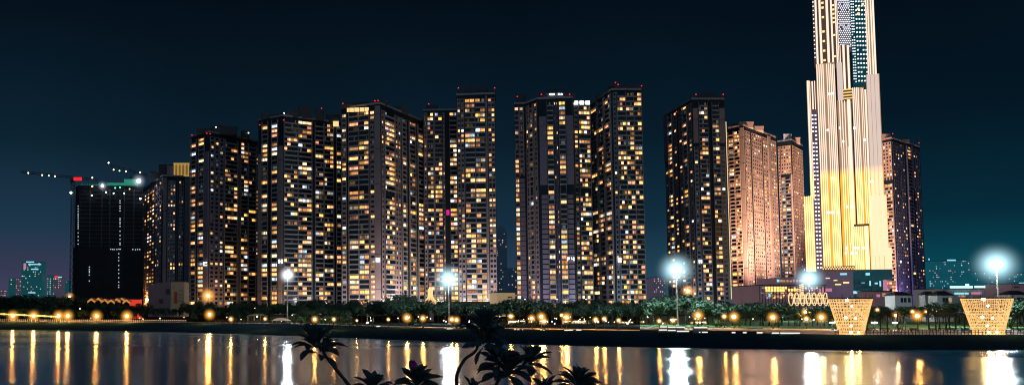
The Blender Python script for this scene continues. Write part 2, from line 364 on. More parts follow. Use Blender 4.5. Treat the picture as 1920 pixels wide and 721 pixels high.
# ------------------------------------------------------------------ apartment towers
def col_lit():
    r = R(); s = .40 + 2.9 * R() ** 1.25
    if r < .70: c = (1.0, U(.36, .52), U(.09, .21))
    elif r < .89: c = (.85, .60, .34)
    elif r < .975: c = (.62, .74, .85)
    else: c = (1.0, .42, .14)
    return tuple(x * s for x in c)
class Tower:
    def __init__(s, label, pts, ztop, zb=ZG, pitch=3.5, core='core', band='band', pier='beige', back=26, name='apartment_tower', cat='apartment tower', pyref=400, dim=.18, glow=1.0):
        s.pts = [Vector(at(px, pyref, D)) for px, D in pts]
        for p in s.pts: p.z = 0
        s.raw = pts; s.zt = ztop; s.zb = zb; s.pitch = pitch; s.band = band; s.pier = pier; s.core = core; s.pyref = pyref; s.dim = dim; s.glowk = glow
        mid = (s.pts[0] + s.pts[-1]) / 2
        s.root = thing(name, label, cat, (mid.x, mid.y, zb))
        a, b = s.pts[0], s.pts[-1]
        bl = a * ((a.y + back) / a.y) + Vector((1.5, 0, 0)); br = b * ((b.y + back) / b.y) - Vector((1.5, 0, 0))
        mb = MB(); ring = s.pts + [br, bl]
        for p, q in zip(ring, ring[1:] + ring[:1]):
            mb.face([(p.x, p.y, zb), (q.x, q.y, zb), (q.x, q.y, ztop), (p.x, p.y, ztop)])
        mb.face([(p.x, p.y, ztop) for p in ring])
        mb.build('wall', M[core], s.root)
        # parapet
        mb = MB()
        for p, q in zip(s.pts, s.pts[1:]):
            u = (q - p).normalized(); n = Vector((u.y, -u.x, 0)); ln = (q - p).length
            mb.obox(p, u, n, .02, ln - .02, -.4, .25, ztop - .3, ztop + 1.1)
        mb.build('parapet', M[band], s.root)
        s.win = []; s.dark = MB()
    def edge(s, i):
        p, q = s.pts[i], s.pts[i + 1]; u = (q - p); ln = u.length; u = u / ln
        return p, u, Vector((u.y, -u.x, 0)), ln
    def upos(s, i, px):
        a, b = s.pts[i], s.pts[i + 1]; d = ray(px, s.pyref); r = d.x / d.y
        return ((r * a.y - a.x) / ((b.x - a.x) - r * (b.y - a.y))) * (b - a).length
    def z(s, py, i):
        return at(s.raw[i][0], py, s.raw[i][1]).z
    def window(s, p, u, n, u0, u1, z0, z1, off, prob):
        P = lambda a, z, o=off: (p.x + u.x * a + n.x * o, p.y + u.y * a + n.y * o, z)
        if s.prev and s.prev[1] == z0 and abs(s.prev[0] - u0) < 2.2: prob = max(prob, .58 if prob > .05 else prob)
        s.prev = None
        if R() < prob:
            s.prev = (u1, z0)
            c = col_lit(); c = tuple(x * s.glowk for x in c); k = max(1, min(4, int(round((u1 - u0) / 1.5))))
            cuts = sorted([0] + [(j + U(-.2, .2)) / k for j in range(1, k)] + [1]); panes = []
            for a, b in zip(cuts, cuts[1:]):
                m = random.choice((1, 1, 1, .9, .7, .35)); zc = z1 - (z1 - z0) * U(.05, .3)
                ua, ub = u0 + (u1 - u0) * a + .04, u0 + (u1 - u0) * b - .04
                panes.append(([P(ua, z0), P(ub, z0), P(ub, zc), P(ua, zc)], tuple(x * m for x in c)))
                panes.append(([P(ua, zc), P(ub, zc), P(ub, z1), P(ua, z1)], tuple(x * m * .75 for x in c)))
            s.win.append(((u1 - u0) * (z1 - z0) * (.3 + sum(c)), panes))
        else:
            s.dark.face([P(u0, z0), P(u1, z0), P(u1, z1), P(u0, z1)])
            if R() < s.dim:
                d = U(.02, .12); c = random.choice(((1, .6, .25), (.7, .9, 1), (1, .8, .55)))
                a0 = U(u0, (u0 + u1) / 2); a1 = U((u0 + u1) / 2, u1)
                s.win.append((0, [([P(a0, z0, off + .03), P(a1, z0, off + .03), P(a1, z1, off + .03), P(a0, z1, off + .03)], tuple(x * d for x in c))]))
    def strip(s, i, kind, pa, pb, n=1, p=.3, py=None, col=None, wf=None, mech=None, gap=0):
        o, u, nn, ln = s.edge(i); u0, u1 = s.upos(i, pa), s.upos(i, pb); u0 = max(u0, 0); u1 = min(u1, ln)
        z0, z1 = s.zb, s.zt - 1.5
        if py:
            if py[0] is not None: z1 = s.z(py[0], i)
            if py[1] is not None: z0 = s.z(py[1], i)
        mz = [(s.z(b, i), s.z(a, i)) for a, b in (mech or s.mech)]
        ph = s.pitch; k0 = int(math.ceil((z0 - s.zb) / ph)); k1 = int((z1 - s.zb) / ph)
        mb = MB(); W = u1 - u0
        if kind == 'P':
            mb.obox(o, u, nn, u0, u1, -.1, .75, z0, z1)
            for k in range(k0 + 5, k1, 7): mb.obox(o, u, nn, u0 - .02, u1 + .02, -.1, .80, s.zb + k * ph, s.zb + k * ph + .35, 1)
            mb.build('pilaster', [M[col or s.pier], M[s.core]], s.root); return
        if kind == 'S':
            for k in range(k0, k1): mb.obox(o, u, nn, u0, u1, -.1, .5, s.zb + k * ph + (gap or .12), s.zb + (k + 1) * ph)
            mb.build('facade_panel', M[col or s.pier], s.root); return
        noff = U(0, 99)
        for k in range(k0, k1):
            zf = s.zb + k * ph
            if any(a < zf + ph / 2 < b for a, b in mz): continue
            cw = W / n; hf = 1.12 - .45 * (k / max(1, (s.zt - s.zb) / ph))
            pk = [min(.97, p * hf * (.12 + 1.85 * min(1, max(0, .5 + .85 * noise.noise(Vector((noff + j * 1.7, k * .33, 0))))))) for j in range(n)]
            if kind == 'B':
                mb.obox(o, u, nn, u0, u1, 0, 1.25, zf - .16, zf + .02)
                mb.obox(o, u, nn, u0, u1, 1.13, 1.25, zf + .021, zf + .82)
                for j in range(n):
                    a, b = u0 + cw * (j + .04), u0 + cw * (j + .96)
                    s.window(o, u, nn, a, b, zf + .1, zf + ph * .86, .05, pk[j])
            else:
                f = wf or .56
                mb.obox(o, u, nn, u0, u1, -.05, .35, zf - .15, zf + ph * .30)
                mb.obox(o, u, nn, u0, u1, -.05, .35, zf + ph * .80, zf + ph - .151)
                for j in range(n):
                    a, b = u0 + cw * (j + .5 - f / 2), u0 + cw * (j + .5 + f / 2)
                    s.window(o, u, nn, a, b, zf + ph * .30, zf + ph * .80, .06, pk[j])
        zt = s.zb + k1 * ph
        if kind == 'B':
            mb.obox(o, u, nn, u0 - .16, u0 - .01, 0, 1.15, z0, zt); mb.obox(o, u, nn, u1 + .01, u1 + .16, 0, 1.15, z0, zt)
            mb.build('balcony_stack', M[col or s.band], s.root)
        else:
            f = wf or .56
            ed = [u0] + [x for j in range(n) for x in (u0 + (j + .5 - f / 2) * W / n, u0 + (j + .5 + f / 2) * W / n)] + [u1]
            for a, b in zip(ed[::2], ed[1::2]): mb.obox(o, u, nn, a, b, -.06, .352, z0, zt)
            mb.build('window_bay', M[col or s.pier], s.root)
    mech = (); prev = None
    def rbox(s, pa, pb, pt, D, dep=14, mat='roof', name='roof_block', zb=None):
        a, b = at(pa, pt, D), at(pb, pt, D); mb = MB()
        k = (D + dep) / D; z0 = zb or s.zt - .5
        def hx(e, z0, z1): mb.hexa([(a.x - e, D - e, z0), (b.x + e, D - e, z0), (b.x * k + e, D + dep + e, z0), (a.x * k - e, D + dep + e, z0), (a.x - e, D - e, z1), (b.x + e, D - e, z1), (b.x * k + e, D + dep + e, z1), (a.x * k - e, D + dep + e, z1)])
        hx(0, z0, a.z); hx(.25, a.z + .003, a.z + .4)
        return mb.build(name, M[mat], s.root)
    def beacon(s, px, py, D, mat='red', r=.46, name='beacon_light'):
        p = at(px, py, D); mb = MB(); mb.ball(p, r, 8, 5); mb.tube([(p.x, p.y, max(s.zt, p.z - 6)), (p.x, p.y, p.z - r)], .12, 5, mi=1)
        return mb.build(name, [M[mat], M['steel']], s.root)
    def litbox(s, px0, px1, py0, py1, D, mat, name='penthouse_window', t=.3):
        pm_ = (py0 + py1) / 2; x0, x1, z0, z1 = at(px0, pm_, D).x, at(px1, pm_, D).x, at(px0, py1, D).z, at(px1, py0, D).z; mb = MB(); mb.box(x0, x1, D, D + t, z0, z1); return mb.build(name, M[mat], s.root)
    def sign(s, px, py, D, strokes, h):
        p = at(px, py, D); mb = MB()
        for x0, x1, y0, y1 in strokes: mb.box(p.x + x0 * h, p.x + x1 * h, D, D + .3, p.z + y0 * h, p.z + y1 * h)
        return mb.build('sign_letter', M['sign'], s.root)
    def done(s, nparts=100):
        tag(s.dark.build('dark_windows', M['glass'], s.root), kind='stuff')
        w = sorted(s.win, key=lambda t: -t[0]); rest = MB()
        for k, (ar, panes) in enumerate(w):
            if k < nparts and ar > 0:
                mb = MB()
                for q, c in panes: mb.face(q, c)
                mb.build('window', M['lit'], s.root, attr=True)
            else:
                for q, c in panes: rest.face(q, c)
        if rest.f: tag(rest.build('lit_windows', M['lit'], s.root, attr=True), kind='stuff')
LC = [(-.5, -.2, -.5, .5), (-.2, .5, .2, .5), (-.2, .5, -.5, -.2)]
L14 = [(-1, -.75, -.5, .5), (-.75, -.35, .25, .5), (-.75, -.35, -.05, .1), (-.5, -.35, .1, .25), (.1, .3, -.1, .5), (.3, .7, -.1, .1), (.7, .95, -.5, .5)]
LB = [(-.5, -.2, -.5, .5), (.1, .5, -.5, .5), (-.2, .1, -.1, .15)]

def ztop(px, py, D): return at(px, py, D).z
# 3: beside the narrow tower with the golden crown
t = Tower('dark apartment tower with a punched-window bay and pink pilaster, right of the gold-crowned tower', [(356, 722), (391, 700), (483, 742)], ztop(391, 247, 700), pitch=3.45, pier='beige')
t.strip(0, 'P', 355, 358.3); t.strip(0, 'B', 358.8, 368, 1, .62); t.strip(0, 'B', 372.5, 383, 1, .52); t.strip(0, 'P', 384, 391, py=(292, None), col='mauve')
t.strip(1, 'W', 392.5, 419, 3, .20, col='mauve'); t.strip(1, 'B', 420.5, 444, 4, .24); t.strip(1, 'P', 445, 449, col='mauve', py=(280, None))
t.strip(1, 'B', 450.5, 464, 2, .28); t.strip(1, 'B', 465, 479, 2, .14); t.strip(1, 'W', 480.3, 482.8, 1, .35)
t.rbox(370, 396, 242, 704); t.rbox(396, 445, 238, 708); t.rbox(452, 468, 246, 722); t.rbox(408, 416, 235, 712)
for x, y in ((360, 253), (388, 250), (394, 250.5)): t.beacon(x, y, 699)
t.beacon(466, 249, 722, 'coolw', .4); t.beacon(405, 238, 708, 'coolw', .4)
t.sign(384.5, 494, 698.6, LC, 3.1); t.done()
# 4
t = Tower('broad dark apartment tower with dense balcony bands, behind the first white floodlight mast', [(484, 676), (530, 660), (640, 686)], ztop(530, 217, 660), pitch=3.5, band='band')
t.strip(0, 'P', 484.3, 490.5, py=(290, None)); t.strip(0, 'B', 492, 502.5, 1, .42); t.strip(0, 'B', 510, 521, 1, .5); t.strip(0, 'P', 522.5, 529.7, py=(280, None))
t.strip(1, 'B', 532, 557.5, 4, .10); t.strip(1, 'B', 558.5, 584, 3, .34); t.strip(1, 'B', 590.5, 606, 2, .30); t.strip(1, 'B', 607.5, 625, 3, .25); t.strip(1, 'B', 630.5, 639.5, 1, .5)
t.rbox(490, 531, 214, 668); t.rbox(538, 560, 208, 664); t.rbox(560, 585, 200, 668); t.rbox(592, 607, 205, 674); t.rbox(612, 636, 216, 680)
for x, y, D in ((487, 234, 672), (532, 225, 658), (603, 203, 674)): t.beacon(x, y, D)
t.beacon(533, 212, 662, 'coolw', .4); t.litbox(624.5, 635, 227, 237, 678.5, 'penth'); t.sign(526, 489.5, 658.5, LB, 3.0); t.done()
# 5
t = Tower('tall apartment tower with wide balcony bays, pale corner pilaster and lit penthouse strip', [(640, 652), (704, 638), (714.5, 636), (795, 698)], ztop(710, 194, 636), pitch=3.62)
t.mech = [(352, 361)]
t.strip(0, 'W', 641, 650.5, 1, .32, wf=.7); t.strip(0, 'B', 655, 673, 1, .5); t.strip(0, 'B', 674, 692.5, 2, .42); t.strip(0, 'W', 694, 703.7, 1, .35, wf=.7)
t.strip(1, 'P', 704.3, 714, col='beige'); t.strip(2, 'W', 715.5, 720, 1, .12); t.strip(2, 'B', 721, 740, 4, .28); t.strip(2, 'W', 741.5, 752, 2, .22)
t.strip(2, 'B', 754, 761.5, 1, .34); t.strip(2, 'B', 767.5, 779, 2, .36); t.strip(2, 'B', 783.5, 794, 1, .32)
t.rbox(700, 726, 189.5, 642); t.rbox(735, 765, 200, 665); t.rbox(650, 690, 192, 650); t.rbox(640, 697, 196, 648)
for x, y, D in ((643, 194, 648), (703, 189, 641), (709, 188.5, 641)): t.beacon(x, y, D)
[t.litbox(x, x + w_, 202.5 - k * .3, 210 - k * .3, 640, 'penth') for k, (x, w_) in enumerate(((650.5, 3.5), (655, 8.5), (664.5, 9), (674.5, 8.5), (683.8, 7.5)))]; t.sign(708.5, 486.5, 635, [(-.5, .5, -.5, .5)], 3.0); t.done()
# 6
t = Tower('recessed apartment block between two taller towers, with a magenta light on its wall', [(795, 692), (858.5, 690)], ztop(830, 207, 692), pitch=3.6, band='bandd')
t.mech = [(377, 390)]
t.strip(0, 'W', 796, 801.5, 1, .2); t.strip(0, 'B', 803, 813.5, 2, .45); t.strip(0, 'P', 814.2, 816.3); t.strip(0, 'B', 817, 830, 2, .5); t.strip(0, 'W', 832, 835, 1, .15)
t.strip(0, 'B', 845, 857.5, 2, .72)
t.rbox(800, 820, 198, 696); t.rbox(824, 846, 204, 698); t.beacon(804, 195, 694)
M['magenta'] = glow('magenta_light', (1, .02, .45), .7, False); t.litbox(837, 846, 393, 403, 690.5, 'magenta', 'magenta_light'); t.done()
# 7
t = Tower('brightly lit apartment tower facing the river square-on, tallest of the centre-left cluster', [(858.5, 634), (931, 630)], ztop(895, 177, 632), pitch=3.62)
t.mech = [(345, 356)]
t.strip(0, 'W', 859.5, 865, 1, .28, wf=.7); t.strip(0, 'W', 866, 872, 1, .38, wf=.7); t.strip(0, 'B', 874, 892, 2, .55); t.strip(0, 'B', 893.5, 911.5, 2, .55)
t.strip(0, 'P', 912.6, 916); t.strip(0, 'W', 917.5, 930, 2, .35, wf=.75)
t.rbox(862, 874, 170, 636); t.rbox(874, 914, 164, 638); t.rbox(914, 930, 171, 636)
for x in (859.5, 927.5): t.beacon(x, 165, 636)
t.done()
# 8
t = Tower('stepped apartment tower with purple-grey panels flanking two lit window columns', [(967, 656), (988, 655), (1011, 640), (1078, 636), (1079, 652), (1110, 654)], ztop(1040, 184, 638), pitch=3.6)
t.mech = [(349, 357)]
t.strip(0, 'B', 968, 974.5, 1, .6); t.strip(0, 'S', 975.5, 985, py=(330, None), col='mauve', gap=.5); t.strip(0, 'W', 975.5, 985, 1, .1, py=(None, 330))
t.strip(1, 'W', 989.5, 994, 1, .25); t.strip(1, 'B', 996, 1003, 1, .28); t.strip(1, 'W', 1004.5, 1010.5, 1, .2)
t.strip(2, 'S', 1014, 1027.5, py=(213, 350), col='mauve', gap=.14); t.strip(2, 'S', 1016, 1027.5, py=(358, None), col='mauve', gap=.8)
t.strip(2, 'B', 1029, 1040, 1, .62); t.strip(2, 'W', 1041.5, 1049.5, 2, .22, wf=.35, col='navy'); t.strip(2, 'B', 1051.5, 1063, 1, .72)
t.strip(2, 'S', 1064.5, 1077.5, py=(213, 350), col='mauve', gap=.14); t.strip(2, 'S', 1064.5, 1075.5, py=(358, None), col='mauve', gap=.8)
t.strip(4, 'W', 1080, 1086.5, 1, .45, wf=.8); t.strip(4, 'B', 1088, 1109, 4, .55)
t.rbox(1012, 1077, 175, 641); t.rbox(1025, 1055, 168, 645); t.rbox(968, 986, 178, 659)
for x, y in ((970, 181), (1015, 177), (1068, 177)): t.beacon(x, y, 640)
for x in (1031, 1034, 1037, 1047, 1052): t.litbox(x, x + 2.2, 175.5, 177.5, 640.2, 'coolw', 'roof_lamp')
for x in (1076, 1087, 1098): t.litbox(x, x + 8, 189, 196, 650.5, 'sign', 'penthouse_window')
t.sign(1070.5, 485, 635.2, L14, 2.6); t.done()
# 9
t = Tower('apartment tower with lit rows on its river face, right-hand end of the centre cluster', [(1110, 690), (1152, 640), (1208, 640)], ztop(1160, 168, 640), pitch=3.6)
t.strip(0, 'B', 1112, 1124, 2, .30); t.strip(0, 'B', 1126, 1136.5, 2, .25); t.strip(0, 'B', 1139, 1150, 2, .32)
t.strip(1, 'W', 1153.5, 1160, 1, .15, wf=.6, col='bandd'); t.strip(1, 'B', 1161.5, 1177, 3, .42); t.strip(1, 'B', 1178, 1192, 2, .42); t.strip(1, 'B', 1193, 1207, 2, .40)
t.rbox(1151, 1204, 160, 644); t.rbox(1140, 1158, 163, 648); t.rbox(1118, 1135, 178, 668)
for x, y in ((1154, 155), (1159, 158.5), (1203, 161)): t.beacon(x, y, 642)
t.sign(1162, 487, 638.6, [(-.4, .4, -.6, .6)], 3.0); t.done()
# 10
t = Tower('apartment tower with a pale framed top corner and a white roof sign', [(1250, 742), (1303, 682), (1364, 682)], ztop(1330, 186, 682), pitch=3.5)
t.strip(0, 'P', 1250, 1257, py=(None, 306), col='mauve'); t.strip(0, 'W', 1250.3, 1257, 1, .2, py=(308, None)); t.strip(0, 'B', 1258.5, 1265.5, 1, .6); t.strip(0, 'W', 1267.5, 1274, 1, .35)
t.strip(0, 'W', 1277, 1284, 1, .35); t.strip(0, 'B', 1286, 1294, 1, .3); t.strip(0, 'W', 1296, 1302.4, 1, .25)
t.strip(1, 'P', 1304, 1313, py=(203, 268), col='beige'); t.strip(1, 'W', 1304, 1313, 1, .08, py=(272, None), col='bandd'); t.strip(1, 'B', 1315, 1331.5, 3, .42); t.strip(1, 'B', 1340, 1352.5, 2, .42)
t.strip(1, 'P', 1354, 1363.5, py=(203, 268), col='beige'); t.strip(1, 'W', 1354, 1363, 1, .08, py=(272, None), col='bandd')
t.rbox(1303, 1358, 180, 686); t.rbox(1316, 1340, 174, 690)
for x, y in ((1305, 177), (1356, 177), (1268.5, 209.5)): t.beacon(x, y, 684)
a = at(1272.5, 216, 716); sg = MB(); d = Vector((.66, -.75, 0)).normalized()
for k in range(2):
    for x0, x1, y0, y1 in ((0, 2.4, 2.3, 3), (0, 2.4, 0, .7), (0, .7, 0, 3), (1.7, 2.4, 0, 3), (0, 2.4, 1.2, 1.7)):
        sg.obox(a, d, Vector((-.75, -.66, 0)), x0 + k * 3.2 - 3, x1 + k * 3.2 - 3, 0, .3, a.z + y0 + k * .6, a.z + y1 + k * .6)
sg.build('roof_sign', M['sign'], t.root)
t.litbox(1366, 1367, 228, 560, 681, 'penth', 'light_line'); t.sign(1313.5, 489.5, 680.6, LB, 2.6)
t.strip(1, 'P', 1362, 1364, py=(490, None), col='band'); t.done()
# 11
t = Tower('salmon apartment slab with punched windows, warmly lit by the bright skyscraper beside it', [(1370, 765), (1400, 752), (1459.5, 806)], ztop(1398, 235, 752), pitch=3.2, core='core', pier='salmon', band='salmon')
t.strip(0, 'B', 1370.5, 1380, 1, .2); t.strip(0, 'B', 1381.5, 1391.5, 2, .6); t.strip(0, 'P', 1393, 1399.6)
t.strip(1, 'W', 1400.6, 1410.5, 3, .36, wf=.64); t.strip(1, 'W', 1413.5, 1432, 5, .42, wf=.64); t.strip(1, 'W', 1434.5, 1443, 2, .4, wf=.64); t.strip(1, 'P', 1443.5, 1448); t.strip(1, 'W', 1448.5, 1459, 3, .48, wf=.64)
t.rbox(1386, 1412, 229, 758, mat='salmon'); t.rbox(1413, 1431, 237, 770, mat='salmon'); t.rbox(1372, 1384, 233, 768); t.done()
# 12
t = Tower('narrow salmon apartment tower squeezed in just left of the bright skyscraper', [(1462.5, 815), (1489, 805), (1509, 835)], ztop(1489, 262, 805), pitch=3.2, pier='salmon', band='bandd')
t.strip(0, 'W', 1463, 1466.5, 1, .2); t.strip(0, 'W', 1468, 1487, 4, .35, py=(None, 328)); t.strip(0, 'B', 1468, 1474.5, 1, .7, py=(329, None)); t.strip(0, 'B', 1475.5, 1485, 3, .3, py=(329, None)); t.strip(0, 'P', 1486, 1488.6, py=(329, None))
t.strip(1, 'W', 1489.6, 1498, 3, .15); t.strip(1, 'W', 1498.8, 1508.5, 3, .2)
t.rbox(1469, 1484, 252, 810, mat='white'); t.rbox(1490, 1500, 258, 818, mat='salmon'); t.done()
# 13
t = Tower('two-toned apartment tower right of the bright skyscraper, one face salmon, the other navy', [(1648, 806), (1677.5, 792), (1730, 836)], ztop(1677, 259, 792), pitch=3.15, pier='salmon', band='salmon')
t.strip(0, 'W', 1649, 1676.8, 5, .3, py=(None, 340)); t.strip(0, 'B', 1653, 1661, 1, .6, py=(341, None)); t.strip(0, 'B', 1662, 1676, 3, .5, py=(341, None))
t.strip(1, 'W', 1679, 1691, 3, .16, col='navy'); t.strip(1, 'W', 1692.5, 1700, 2, .22, col='navy'); t.strip(1, 'B', 1704, 1712, 2, .16, col='navy'); t.strip(1, 'P', 1713.2, 1716, col='mauve', py=(None, 345)); t.strip(1, 'W', 1716.5, 1728.5, 3, .32, col='navy')
t.rbox(1652, 1670, 252, 798, mat='salmon'); t.rbox(1684, 1705, 262, 808); t.beacon(1674, 250.5, 794); t.beacon(1723, 268, 825); t.sign(1688, 490, 796, [(-.4, .4, -.4, .4)], 2.6); t.done()
# 2 narrow, golden crown
t = Tower('narrow apartment tower topped by a golden lit colonnade, next to the unfinished block', [(266, 830), (305, 742), (355, 748)], ztop(320, 330, 744), pitch=3.3, pier='mauve')
t.strip(0, 'W', 267, 275, 2, .25, col='beige'); t.strip(0, 'W', 276, 290, 3, .55, wf=.7); t.strip(0, 'W', 291.5, 303, 3, .3); t.strip(1, 'P', 305.5, 312)
t.strip(1, 'W', 314, 329, 3, .16, col='bandd'); t.strip(1, 'P', 331, 333, col='navy'); t.strip(1, 'W', 335, 344, 2, .14, col='bandd'); t.strip(1, 'P', 346, 354.5)
t.rbox(298, 326, 309, 752); t.rbox(282, 300, 322, 775); t.rbox(313, 326, 311, 748, mat='beige')
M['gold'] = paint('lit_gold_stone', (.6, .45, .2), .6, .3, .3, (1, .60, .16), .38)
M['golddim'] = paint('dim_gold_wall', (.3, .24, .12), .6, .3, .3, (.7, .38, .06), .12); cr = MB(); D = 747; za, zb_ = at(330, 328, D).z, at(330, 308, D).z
for x in (327, 333.5, 340, 346.5, 353): 
    a, b = at(x - 1.1, 320, D), at(x + 1.1, 320, D); cr.box(a.x, b.x, D, D + 1.2, za, zb_)
a, b = at(326, 320, D), at(354, 320, D); cr.box(a.x - .3, b.x + .3, D - .5, D + 8, zb_ + .003, zb_ + 1.2); cr.box(a.x - .3, b.x + .3, D - .6, D + .9, za - 1, za - .003)
cr.build('crown', M['gold'], t.root); cr = MB(); cr.box(a.x, b.x, D + 1.6, D + 8, za, zb_); cr.build('crown_wall', M['golddim'], t.root); t.done()

# ------------------------------------------------------------------ unfinished tower and cranes
t = Tower('unfinished dark concrete tower with green-lit scaffolding on its roof', [(141, 772), (148, 760), (268, 764)], ztop(200, 350, 762), pitch=3.4, core='unfin', band='unfin', name='unfinished_tower', cat='unfinished tower')
for k in range(2, 42):
    pass
o, u, nn, ln = t.edge(1); mb = MB()
for k in range(1, int((t.zt - ZG) / 3.4)): mb.obox(o, u, nn, .3, ln - .3, 0, .5, ZG + k * 3.4, ZG + k * 3.4 + .5)
for x in (168, 190, 205, 232, 250): 
    a = t.upos(1, x); mb.obox(o, u, nn, a, a + .9, 0, .8, ZG, t.zt - 2)
mb.build('floor_slabs', M['unfin2'], t.root)
mb = MB(); a, b = at(136.5, 500, 756), at(268, 500, 756); mb.box(a.x, b.x, 757, 759.2, ZG, at(200, 463, 757).z); mb.build('lower_storeys', M['unfin'], t.root)
def worklamps(pts, name, mat, r):
    for px, py, D in pts:
        p = at(px, py, D); m_ = MB(); m_.box(p.x - r, p.x + r, D, D + .2, p.z - r, p.z + r); m_.build(name, M[mat], t.root)
wl_ = [(146.5, y, 755.5) for y in list(range(386, 402, 5)) + list(range(404, 432, 4)) + list(range(436, 462, 7))] + [(225, y, 755.5) for y in (376, 380, 386, 390, 395, 409, 412, 416, 419, 424, 433, 441, 448, 455, 458)] \
    + [(222.5, y, 755.5) for y in (475, 482, 488, 497, 505, 512, 520, 528, 534, 538)] + [(167.5, y, 755.5) for y in (500, 504, 507, 510, 515, 526)] + [(207.5, 466.5, 755.4), (211, 467, 755.4), (214, 467, 755.4), (219, 467, 755.4), (223, 466.5, 755.4), (225.5, 466.5, 755.4), (249, 467, 755.4), (254, 467.5, 755.4), (258, 467, 755.4), (262, 467, 755.4)]
M['work'] = glow('work_lamp', (.75, .9, 1), .75, False)
worklamps(wl_[:95], 'work_lamp', 'work', .42)
# roof scaffold, green-lit
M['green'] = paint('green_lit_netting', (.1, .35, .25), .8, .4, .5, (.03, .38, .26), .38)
sc = MB(); g0 = at(148, 345, 762)
for k in range(26):
    x = 150 + k * 4.5; a = at(x, 345, 764); h = U(1.5, 5); sc.tube([(a.x, 764, t.zt), (a.x, 764, t.zt + h)], .12, 4)
    if k < 25: b = at(x + 4.5, 345, 764); sc.tube([(a.x, 764, t.zt + 1.5), (b.x, 764, t.zt + U(1.2, 3.5))], .12, 4)
for x0, x1, h in ((172, 196, 2.2), (200, 236, 4.2), (232, 256, 7.5), (150, 166, 1.6)):
    a, b = at(x0, 345, 766), at(x1, 345, 766); sc.box(a.x, b.x, 767, 774, t.zt, t.zt + h)
sc.build('roof_scaffold', M['green'], t.root)
for x, y, r, m_ in ((192, 348, 1.2, 'flood2'), (260, 339, 1.9, 'flood2'), (173, 349, .8, 'gr'), (216, 352, .7, 'gr2'), (225, 351, .6, 'gr2'), (243, 354, .6, 'gr'), (263, 372, .8, 'coolw'), (199, 360, .5, 'coolw'), (172, 366, .5, 'coolw'), (233, 362, .5, 'coolw'), (213, 362, .5, 'coolw')):
    if m_ not in M: M[m_] = glow({'flood2': 'site_floodlight', 'gr': 'yellow_green_lamp', 'gr2': 'green_lamp'}[m_], {'flood2': (1, .93, .95), 'gr': (.8, .8, .3), 'gr2': (.1, .9, .6)}[m_], {'flood2': 14, 'gr': 3, 'gr2': 3}[m_], False)
    t.beacon(x, y, 758, m_, r, 'site_floodlight')
def halo(p, r, mat, parent):  # self-lit volume ball that imitates the glow around a lamp
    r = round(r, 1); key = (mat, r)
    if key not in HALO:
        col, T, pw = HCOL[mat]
        m_ = MB(); m_.ball((0, 0, 0), 1, 16, 10); me = bpy.data.meshes.new('lamp_glow'); me.from_pydata(m_.v, [], m_.f); me.materials.append(halo_mat('lamp_glow_volume', col, T * (pw + 1) / (2 * r), pw)); HALO[key] = me
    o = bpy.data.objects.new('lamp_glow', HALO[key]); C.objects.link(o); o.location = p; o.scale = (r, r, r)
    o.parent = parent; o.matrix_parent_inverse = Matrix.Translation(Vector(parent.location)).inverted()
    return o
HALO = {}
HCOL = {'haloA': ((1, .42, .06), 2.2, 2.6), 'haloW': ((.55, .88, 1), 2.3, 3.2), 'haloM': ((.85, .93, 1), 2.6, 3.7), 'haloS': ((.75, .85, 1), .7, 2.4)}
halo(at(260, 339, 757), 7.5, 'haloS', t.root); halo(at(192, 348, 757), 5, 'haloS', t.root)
t.done()
def lattice(mb, a, b, wd, n, r=.16):
    a, b = Vector(a), Vector(b); d = (b - a).normalized(); s = Vector((0, 1, 0)) if abs(d.y) < .9 else Vector((1, 0, 0)); u = d.cross(s).normalized()
    for sx, sy in ((1, 1), (1, -1), (-1, 1), (-1, -1)):
        o = (u * sx + s * sy) * wd / 2; mb.tube([a + o, b + o], r, 4)
    for k in range(n):
        p, q = a + (b - a) * (k / n), a + (b - a) * ((k + 1) / n); sg = 1 if k % 2 else -1
        for sy in (1, -1): mb.tube([p + (u * sg + s * sy) * wd / 2, q + (-u * sg + s * sy) * wd / 2], r * .7, 4)
Dc = 752
base = at(133.5, 560, Dc); base.z = ZG; topz = at(135, 338, Dc).z
cr = thing('tower_crane', 'tall tower crane with red-lit cab standing left of the unfinished tower', 'tower crane', base)
mb = MB(); lattice(mb, base, (base.x, base.y, topz), 2.6, 40, .2); mb.build('mast', M['steel'], cr)
mb = MB(); a = at(40, 322, Dc); b = at(182, 337, Dc); lattice(mb, (a.x, Dc, a.z), (b.x, Dc, b.z), 1.6, 44, .12); mb.build('jib', M['steel'], cr)
mb = MB(); p = at(135, 338, Dc); mb.box(p.x - 1.2, p.x + 1.8, Dc - 2.2, Dc - .2, p.z - 2, p.z + 1); mb.build('cab', M['steel'], cr)
M['redlit'] = glow('red_crane_sign', (1, .015, .02), 1.6, False); mb = MB(); a, b = at(138, 338, Dc - 2), at(153, 332, Dc - 2); mb.box(a.x, b.x, Dc - 2, Dc - 1.6, a.z, b.z); mb.build('red_light_panel', M['redlit'], cr)
M['cranel'] = glow('crane_lamp', (1, .85, .45), 6, False); M['craneg'] = glow('green_crane_lamp', (.5, 1, .8), 4, False)
for x, y, m_ in ((53, 324, 'cranel'), (79, 328, 'cranel'), (91.5, 329, 'craneg'), (103, 330, 'cranel'), (133, 361, 'coolw'), (173, 333, 'cranel')):
    p = at(x, y, Dc - 2); mb = MB(); mb.ball(p, .62 if x != 133 else 1.0, 8, 5); mb.build('jib_lamp', M[m_], cr)
base = at(247, 345, 775); base.z = t.zt
cr = thing('tower_crane', 'tower crane on the roof of the unfinished tower with a raised lit jib', 'tower crane', base)
mb = MB(); lattice(mb, base, (base.x, base.y, at(247, 330, 775).z), 2.2, 5, .2); mb.build('mast', M['steel'], cr)
mb = MB(); a = at(200, 308, 775); b = at(278, 329, 775); lattice(mb, (a.x, 775, a.z), (b.x, 775, b.z), 1.6, 20, .12); mb.build('jib', M['steel'], cr)
